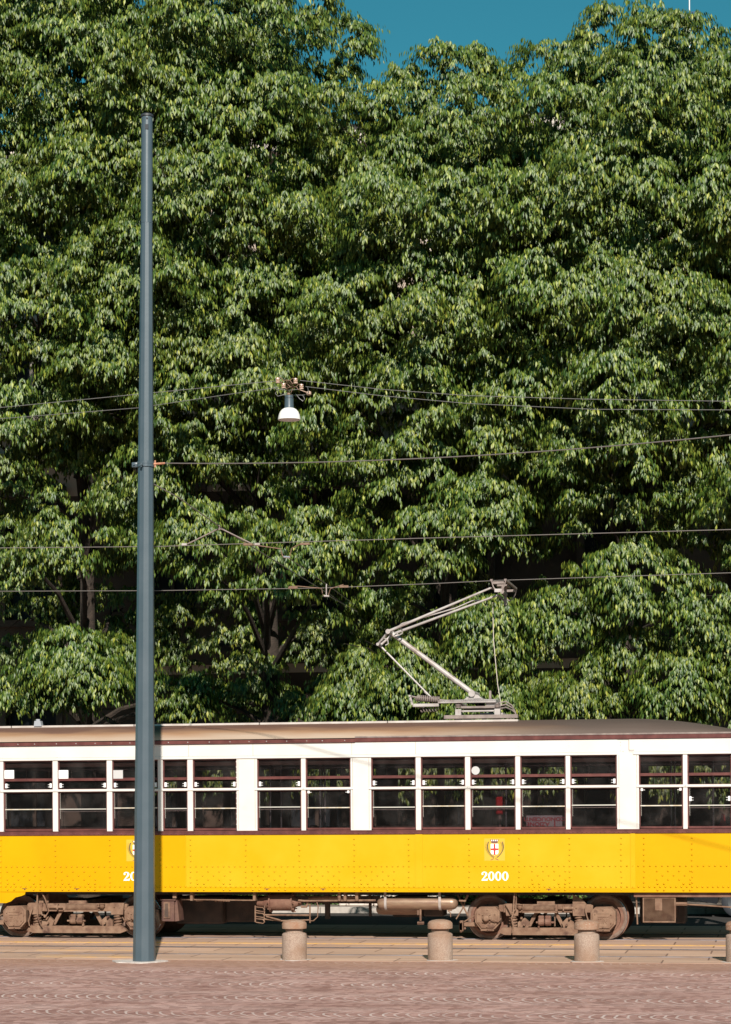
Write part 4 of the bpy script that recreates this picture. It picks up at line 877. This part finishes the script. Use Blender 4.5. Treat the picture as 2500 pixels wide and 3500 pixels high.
for f0, f1 in floors:
    for b_ in bays:
        m = MB(); m.box(b_-.75, b_-.6, YB-.10, YB+.1, f0, f1); m.box(b_+.6, b_+.75, YB-.10, YB+.1, f0, f1); m.box(b_-.85, b_+.85, YB-.16, YB+.1, f1, f1+.22); m.box(b_-.85, b_+.85, YB-.18, YB+.1, f0-.15, f0)
        m.box(b_-.04, b_+.04, YB+.1, YB+.16, f0, f1)
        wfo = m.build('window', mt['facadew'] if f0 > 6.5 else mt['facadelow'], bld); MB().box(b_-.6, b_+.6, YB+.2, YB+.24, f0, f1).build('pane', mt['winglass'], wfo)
# rooftop antenna, seen above the right tree
ant = empty('antenna_mast', (P(2358,60,20).x, 20, BH+.25), 'thin white antenna mast with a grid reflector rising above the right tree', 'antenna')
ax_ = P(2358,60,20).x; MB().cyl((ax_,20,BH+.25), (ax_,20,19.4), .022, 8).cyl((ax_,20,19.4), (ax_,20,23), .014, 8).build('mast', mt['antenna'], ant)
gr = MB(); g0, g1 = P(2358,40,20), P(2386,105,20)
for k in range(7): gr.cyl((g0.x+.05+k*(g1.x-g0.x)/6, 20, g1.z), (g0.x+.05+k*(g1.x-g0.x)/6, 20, g0.z), .008, 4)
for k in range(6): gr.cyl((g0.x, 20.01, g1.z+k*(g0.z-g1.z)/5), (g1.x+.05, 20.01, g1.z+k*(g0.z-g1.z)/5), .008, 4)
gr.build('reflector', M('grid_wire', (.10,.12,.2), .5), ant)
# ------------------------------------------------------------------ foliage
rng = np.random.default_rng(11)
def nrm(a): return a/np.maximum(np.linalg.norm(a, axis=-1, keepdims=True), 1e-9)
def tuft(rng, top=False, ntw=13, L0=.62):
    """a spray of drooping twigs; returns leaf base points, directions, facing normals, lengths"""
    B, D, Nn, Ln = [], [], [], []
    for k in range(ntw):
        az = rng.uniform(-math.pi, math.pi) if top else rng.normal(0, .85)
        e = rng.uniform(.35, 1.35) if top else rng.uniform(.05, 1.05)
        d = np.array([math.sin(az)*math.cos(e), -math.cos(az)*math.cos(e), math.sin(e)]); L = L0*rng.uniform(.6, 1.1)
        hz = np.array([math.sin(az), -math.cos(az), 0.])
        nl = int(rng.integers(8, 12))
        for i in range(nl):
            s = .18+.82*(i+rng.uniform(0, .5))/nl
            p = d*s*L; p[2] -= .62*s*s*L; tang = d.copy(); tang[2] -= 1.24*s; tang /= np.linalg.norm(tang)
            side = np.cross(tang, [0, 0, 1]); side /= (np.linalg.norm(side)+1e-6); sg = 1 if i % 2 else -1
            ld = tang*.40+side*sg*.30+np.array([0, 0, -1.0])+rng.normal(0, .11, 3); ld /= np.linalg.norm(ld)
            nn = hz*.8+np.array([.08, -.2, .55])+rng.normal(0, .36, 3)
            B.append(p+rng.normal(0, .012, 3)); D.append(ld); Nn.append(nn); Ln.append(rng.uniform(.085, .145))
    return map(np.array, (B, D, Nn, Ln))
side_p = [tuple(tuft(rng)) for _ in range(14)]; top_p = [tuple(tuft(rng, True)) for _ in range(8)]
def leaves_mesh(name, B, D, Nn, Ln, mat, parent, wid=.34):
    D = nrm(D); W = nrm(np.cross(D, Nn)); U = nrm(np.cross(W, D)); L = Ln[:, None]; w_ = L*wid*.5
    v0 = B; v1 = B+D*L*.40+W*w_; v2 = B+D*L-U*L*.12; v3 = B+D*L*.40-W*w_; v4 = B+D*L*.45+U*L*.07
    n = len(B); V = np.stack([v0, v1, v2, v3, v4], 1).reshape(-1, 3).astype(np.float32)
    o = (np.arange(n)*5)[:, None, None]; T_ = np.array([[0,1,4],[1,2,4],[2,3,4],[3,0,4]])[None]+o
    T_ = T_.reshape(-1, 3).astype(np.int32); me = bpy.data.meshes.new(name)
    me.vertices.add(len(V)); me.vertices.foreach_set('co', V.ravel()); me.loops.add(T_.size); me.loops.foreach_set('vertex_index', T_.ravel())
    me.polygons.add(len(T_)); me.polygons.foreach_set('loop_start', np.arange(0, T_.size, 3, dtype=np.int32)); me.polygons.foreach_set('loop_total', np.full(len(T_), 3, dtype=np.int32))
    me.update(calc_edges=True); me.materials.append(mat); ob = bpy.data.objects.new(name, me); sc.collection.objects.link(ob)
    if parent: ob.parent = parent; ob.matrix_parent_inverse = abs_world(parent).inverted()
    return ob
def scatter(points, az, tops, scl, rng):
    Bs, Ds, Ns, Ls = [], [], [], []
    for p, a, t, s in zip(points, az, tops, scl):
        pr = (top_p if t else side_p)[rng.integers(0, 8)] if t else side_p[rng.integers(0, len(side_p))]
        c, sn = math.cos(a), math.sin(a); Rz = np.array([[c,-sn,0],[sn,c,0],[0,0,1]])
        Bs.append(pr[0]@Rz.T*s+p); Ds.append(pr[1]@Rz.T); Ns.append(pr[2]@Rz.T); Ls.append(pr[3]*(.9+.1*s))
    return np.concatenate(Bs), np.concatenate(Ds), np.concatenate(Ns), np.concatenate(Ls)
NT = 0
def tree(tx, ty, crown, extra, label, n1, seed, trunk_r=.20, lean=0):
    """crown: list of superellipsoids (cx, cy, cz, rx, ry, rz, clumps, tufts)"""
    global NT
    rng = np.random.default_rng(seed); rnd = random.Random(seed)
    root = empty('tree', (tx, ty, .1), label, 'tree', 'row of trees behind the tram')
    pts, azs, tps, scs = [], [], [], []
    ends = []
    for (cx, cy, cz, rx, ry, rz, K, n) in crown:
        c = np.array([cx, cy, cz]); R3 = np.array([rx, ry, rz])
        def surf(n):
            d = nrm(rng.normal(size=(n, 3))*np.array([1, 1, 1])); q = 1/np.power(np.sum(np.abs(d)**2.8, 1), 1/2.8); d = d*q[:, None]; return d
        kc = surf(K*12); kc = kc[kc[:, 1] < .5]; sel = [0]; dmin = np.linalg.norm((kc-kc[0])*R3, axis=1)
        while len(sel) < min(K, len(kc)): q_ = int(dmin.argmax()); sel.append(q_); dmin = np.minimum(dmin, np.linalg.norm((kc-kc[q_])*R3, axis=1))
        kc = kc[sel]; kp = c+kc*R3
        kr = rng.uniform(.85, 1.55, len(kp))
        S = surf(int(n*7)); wt = np.linalg.norm(S/R3, axis=1); S = S[rng.random(len(S)) < wt/wt.max()]; keep = (S[:, 1] < .30) | (rng.random(len(S)) < .35); S = S[keep][:n]
        p = c+S*R3; dd = np.linalg.norm((p[:, None]-kp[None])*np.array([1, 1, 1.25]), axis=2)/kr[None]; j = dd.argmin(1); dm = dd.min(1)
        off = np.where(dm < 1, 1.4*(1-dm**2)-.7, -.7-.6*np.minimum(dm-1, 1))
        nn = nrm(S/R3); off = off*min(1, rx/2.6)
        p = p+nn*off[:, None]
        # deep crevices lose most of their sprays
        low = np.clip((11.5-p[:, 2])/6, 0, 1); ok = rng.random(len(p)) > np.clip((dm-.9+.12*low)*(1.1+1.2*low), 0, .5+.42*low)
        p, nn, dm = p[ok], nn[ok], dm[ok]
        cn = kp[j][ok]-nn*.75; rel = nrm(p-cn); under = (rel[:, 2] < -.30) & (rng.random(len(p)) < .80)
        p, nn, dm, rel = p[~under], nn[~under], dm[~under], rel[~under]; tn = nrm(rel+nn*.45)
        inner = rng.random(len(p)) < .30; p[inner] -= nn[inner]*rng.uniform(.5, 2.0, (inner.sum(), 1))
        az = np.arctan2(tn[:, 0], -tn[:, 1])+rng.normal(0, .45, len(p))
        # rotate so prototype outward (-y) points to normal
        pts.append(p); azs.append(az); tps.append(tn[:, 2]+rng.normal(0, .12, len(p)) > .66); scs.append(rng.uniform(.75, 1.15, len(p)))
        S2 = surf(int(n*1.0)); S2 = S2[(S2[:, 1] < .5) & (rng.random(len(S2)) > np.clip((11-c[2]-S2[:, 2]*R3[2])/5, 0, .85))]; p2 = c+S2*R3*rng.uniform(.60, .80, (len(S2), 1)); n2 = nrm(S2/R3)
        pts.append(p2); azs.append(np.arctan2(n2[:, 0], -n2[:, 1])+rng.normal(0, .8, len(p2))); tps.append(n2[:, 2] > .7); scs.append(rng.uniform(.9, 1.3, len(p2)))
        ends += [Vector(q) for q in (c+kc[:min(K, 14)]*R3*.86)]
    for (ex, ey, ez, er, ek) in extra:
        d = nrm(rng.normal(size=(ek, 3))); d[:, 1] = -np.abs(d[:, 1])*.8+.1; d[:, 2] = np.where(d[:, 2] < -.2, d[:, 2]*.8, d[:, 2])
        p = np.array([ex, ey, ez])+d*er*np.array([1, .8, .85])*rng.uniform(.75, 1.05, (ek, 1))
        pts.append(p); azs.append(np.arctan2(d[:, 0], -d[:, 1])+rng.normal(0, .5, ek)); tps.append(d[:, 2] > .75); scs.append(rng.uniform(.7, 1.05, ek)); ends.append(Vector((ex, ey, ez)))
    pts = np.concatenate(pts); azs = np.concatenate(azs); tps = np.concatenate(tps); scs = np.concatenate(scs)
    ok = pts[:, 1] < YB-.6; pts, azs, tps, scs = pts[ok], azs[ok], tps[ok], scs[ok]
    B, D, Nn, Ln = scatter(pts, azs, tps, scs, rng)
    NT += len(B)
    leaves_mesh('crown', B, D, Nn, Ln, mt['leaf'], root)
    # trunk and limbs
    tk = MB(); c = crown[0]; h0 = 3.6; top = Vector((c[0]*.7+tx*.3, (ty+c[1])/2, c[2]+c[5]*.55))
    st = Vector((tx, ty, .05)); mid = st+Vector((lean, .0, h0))
    tk.tube([st, st+Vector((lean*.2, 0, .4)), lerp(st, mid, .5)+Vector((.05,0,0)), mid, lerp(mid, top, .3)+Vector((.15,.1,0)), lerp(mid, top, .65)+Vector((-.1,0,0)), top], [trunk_r*1.35, trunk_r*1.05, trunk_r, trunk_r*.9, trunk_r*.65, trunk_r*.4, .03], 10)
    for e in ends:
        t = min(.9, max(0, (e.z-mid.z)/max(.1, top.z-mid.z)*.75-.05)); b0 = lerp(mid, top, t) if t > 0 else mid+Vector((0,0,-.1)); L_ = (e-b0).length
        m1 = lerp(b0, e, .35)+Vector((rnd.uniform(-.2,.2), rnd.uniform(-.2,.2), .12*L_)); m2 = lerp(b0, e, .7)+Vector((rnd.uniform(-.2,.2), 0, .10*L_))
        r0 = trunk_r*.40*(1-.5*t); tk.tube([b0, m1, m2, e], [r0, r0*.6, r0*.35, .012], 6)
        for _ in range(2):
            q = e+Vector((rnd.uniform(-.5,.5), rnd.uniform(-.7,.2), rnd.uniform(-.3,.5))); tk.tube([m2, lerp(m2, q, .5)+Vector((0,0,.12)), q], [.02,.013,.006], 4)
    tk.build('trunk', mt['bark'], root, smooth=True)
    return root
def W(u, v, y): p = P(u, v, y); return p.x, y, p.z
def ex(u, v, y, r, k): a, b, c = W(u, v, y); return (a, b, c, r, k)
def cr_(u, y, vtop, vbot, rx, ry, K, n):
    a = P(u, vtop, y-ry*.2); b = P(u, vbot, y-ry*.6); return (P(u,(vtop+vbot)/2,y).x, y, (a.z+b.z)/2, rx, ry, (a.z-b.z)/2, K, n)
TY = 9.6
DN = 1.9
tree(P(300,2300,TY).x, TY, [cr_(150, TY, -330, 1800, 3.3, 4.0, 54, int(1350*DN))], [ex(260,2290,TY-3.6,.95,70), ex(130,2370,TY-3.0,.7,26), ex(400,2270,TY-3.2,.5,20), ex(60,1900,TY-3.2,.7,26), ex(230,1860,TY-3.4,.8,36), ex(600,2400,TY-.2,.6,18), ex(20,2340,TY-1.8,.6,14), ex(740,2640,TY-3.2,.4,10), ex(600,2650,TY-3.2,.3,6), ex(60,2120,TY+2,1.5,90), ex(420,2080,TY+2.2,1.4,80)],
     'large tree behind the grey pole, its low bough hanging over the tram roof', 1, 21)
tree(P(930,2200,TY+.4).x, TY+.4, [cr_(725, TY, -120, 1800, 2.9, 3.9, 50, int(1300*DN))], [ex(700,1860,TY-3.4,.8,34), ex(980,1920,TY-3.6,.9,44), ex(1080,1850,TY-3.6,.7,30), ex(760,1990,TY-3.2,.4,9), ex(860,2330,TY+.3,.6,18), ex(690,2400,TY+.2,.6,20), ex(1080,2420,TY-.2,.6,18), ex(1120,2060,TY-2.6,.5,10), ex(720,2180,TY+1.8,1.2,60), ex(1050,2150,TY+2.2,1.3,60), ex(900,2420,TY+2.,.8,30), ex(1000,2640,TY-3.2,.45,14), ex(1140,2640,TY-3.0,.3,6)],
     'tall tree behind the hanging lamp with its dark trunk showing below', 1, 22)
tree(P(1520,2300,TY).x, TY, [cr_(1500, TY, 300, 1850, 2.45, 3.7, 36, int(980*DN))], [ex(1480,1860,TY-3.4,.8,36), ex(1650,1740,TY-3.6,.75,36), ex(1690,2160,TY-3.4,.75,44), ex(1420,2330,TY-3.2,.85,50), ex(1240,2400,TY-3.0,.75,36), ex(1640,2410,TY-3.2,.8,44), ex(1330,2010,TY-2.4,.5,10), ex(1240,2290,TY-3.0,.4,12), ex(1480,2130,TY+1.8,1.4,80), ex(1330,2350,TY+1.5,.9,30), ex(1360,2650,TY-3.3,.5,16), ex(1500,2640,TY-3.2,.5,16), ex(1660,2650,TY-3.3,.45,14)],
     'shorter tree behind the pantograph, below the gap of blue sky', 1, 23)
tree(P(2110,2300,TY).x, TY, [cr_(2200, TY, 215, 1900, 2.85, 3.8, 46, int(1350*DN)), cr_(2180, TY, 95, 800, 1.6, 1.9, 12, 230)], [ex(1930,2100,TY-3.4,.6,34), ex(2180,2000,TY-3.7,.8,50), ex(2420,2090,TY-3.7,.65,38), ex(2330,2350,TY-3.6,.7,48), ex(2000,2370,TY-3.2,.65,40), ex(2150,2220,TY-3.2,.45,20), ex(2460,2380,TY-3.2,.7,32), ex(1950,2280,TY+1.5,1.4,80), ex(2350,2260,TY+1.5,1.4,80), ex(1840,2640,TY-3.3,.45,14), ex(2240,2650,TY-3.3,.45,14), ex(2440,2650,TY-3.3,.5,18)],
     'big tree on the right whose crown peaks beneath the antenna mast', 1, 24)
tree(P(2900,2300,TY).x, TY, [cr_(2860, TY, 330, 2050, 2.75, 3.8, 40, int(900*DN))], [ex(2620,2200,TY-3.5,1.0,50), ex(2700,2400,TY-3.4,.8,30)],
     'tree cut off by the right edge of the photo', 1, 25)
tree(P(-500,2300,TY).x, TY, [cr_(-480, TY, -300, 1900, 2.8, 3.8, 34, int(650*DN))], [ex(-300,2200,TY-3.3,.9,36)],
     'tree cut off by the left edge of the photo', 1, 26)
print('leaves', NT)
# ------------------------------------------------------------------ hedge and low wall on the far pavement
def hedge(u0, u1, h, label):
    xa, xb = P(u0,3100,10).x, P(u1,3100,10).x; n = int((xb-xa)*1500); r2 = np.random.default_rng(5)
    B = np.stack([r2.uniform(xa, xb, n), 9.4+np.abs(r2.normal(0, .3, n)), r2.uniform(.12, h, n)], 1); B[:, 2] *= (1+.06*np.sin(B[:, 0]*9)+r2.normal(0, .03, n))
    D = r2.normal(0, .5, (n, 3))+np.array([0, -.4, -.2]); Nn = r2.normal(0, .4, (n, 3))+np.array([0, -.7, .6])
    root = empty('hedge', ((xa+xb)/2, 9.6, .1), label, 'hedge'); leaves_mesh('foliage', B, D, Nn, r2.uniform(.04, .08, n), mt['hedge'], root, .6)
    MB().box(xa+.05, xb-.05, 9.75, 9.85, .1, h*.8).build('stem', mt['bark'], root)
hedge(1040, 1195, .62, 'clipped green hedge seen under the middle of the tram')
hedge(1560, 2010, 1.0, 'tall green hedge seen between the right-hand bogie wheels')
hedge(700, 1020, .5, 'low green hedge seen between the brown resistor box and the brake cylinder')
hedge(1215, 1540, .52, 'low green hedge running above the pale stone blocks under the air tank')
lw = MB(); x = P(1196,3100,10).x
while x < P(1545,3100,10).x: lw.box(x, x+.66, 8.9, 9.2, .1, .28+random.uniform(-.02,.03), .02); x += .68
tag(lw.build('low_stone_wall', mt['facadew']), 'low wall of pale stone blocks seen under the air tank', 'wall')

# ------------------------------------------------------------------ parked car behind the tram
def parked_car(x0, y0, label):
    root = empty('parked_car', (x0+2, y0+.85, 0), label, 'car'); m = MB()
    prof = [(0,.32),(.02,.62),(.10,.78),(.95,.93),(1.0,.95),(1.0,.96),(3.75,.98),(3.95,.90),(4.0,.55),(3.96,.34),(3.62,.26)]
    def arch(c): return [(c+.36*math.cos(a), .30+.36*math.sin(a)) for a in [k*math.pi/8 for k in range(9)]]
    bot = [(3.55,.22)]+arch(3.2)+[(2.8,.22),(1.15,.22)]+arch(.78)+[(.40,.24)]
    poly = [(x0+a, b) for a, b in prof]+[(x0+a, b) for a, b in bot]
    from mathutils.geometry import tessellate_polygon
    tri = tessellate_polygon([[Vector((a, b, 0)) for a, b in poly]]); n = len(poly)
    m.add([(a, y0, b) for a, b in poly], tri); m.add([(a, y0+1.7, b) for a, b in poly], tri)
    m.add([(a, y0, b) for a, b in poly]+[(a, y0+1.7, b) for a, b in poly], [(i, (i+1) % n, n+(i+1) % n, n+i) for i in range(n)])
    cp_ = M('dark_car_paint', (.012,.013,.016), .25); b_ = m.build('body', cp_, root)
    MB().prism([(x0+1.0,.955),(x0+3.72,.975),(x0+3.45,1.30),(x0+3.2,1.40),(x0+1.9,1.42),(x0+1.55,1.34)], y0+.12, y0+1.58).build('cabin', cp_, root, bevel=.03)
    for y in (y0+.115, y0+1.582): MB().prism([(x0+1.2,.98),(x0+2.25,.99),(x0+2.25,1.36),(x0+1.65,1.33)], y, y+.004).build('side_window', mt['winglass'], root); MB().prism([(x0+2.33,.99),(x0+3.5,.99),(x0+3.3,1.30),(x0+2.33,1.36)], y, y+.004).build('side_window', mt['winglass'], root)
    for cx in (.78, 3.2):
        for y, d in ((y0+.02, 1), (y0+1.68, -1)):
            w_ = MB().lathe((x0+cx, y, .30), (0,d,0), [(0,.20),(0,.27),(.02,.30),(.16,.30),(.18,.27)], 32).build('wheel', mt['poledk'], root, smooth=True)
            MB().lathe((x0+cx, y-.004*d, .30), (0,d,0), [(0,.05),(0,.19),(-.006,.20),(.03,.205)], 24).build('rim', mt['poledk'], w_, smooth=True)
    MB().box(x0-.01, x0+.02, y0+.15, y0+.45, .62, .74, .01).build('headlight', mt['stickerg'], root); MB().box(x0-.01, x0+.02, y0+1.25, y0+1.55, .62, .74, .01).build('headlight', mt['stickerg'], root)
    return root
pc = P(2495, 3136, 7.0)
parked_car(pc.x-.62, 6.9, 'dark parked car glimpsed under the tram at the right edge')

# ------------------------------------------------------------------ unseen building added to darken the glass reflections and cut low sky light
ob = empty('building', (5, -86, 0), 'unseen dark building added behind the camera to darken the tram glass and cut sky light', 'building')
w_ = MB(); w_.box(-75, 85, -92, -80, 0, 19); w_.build('wall', mt['facadelow'], ob)
rf_ = MB().box(-76, 86, -93, -79, 19, 19.6); rf_.build('roof', mt['asphalt'], ob)
for f in range(4):
    for k in range(38): MB().box(-72+k*4.1, -70.6+k*4.1, -79.98, -79.9, 2.2+f*4.3, 4.7+f*4.3).build('window', mt['winglass'], ob)
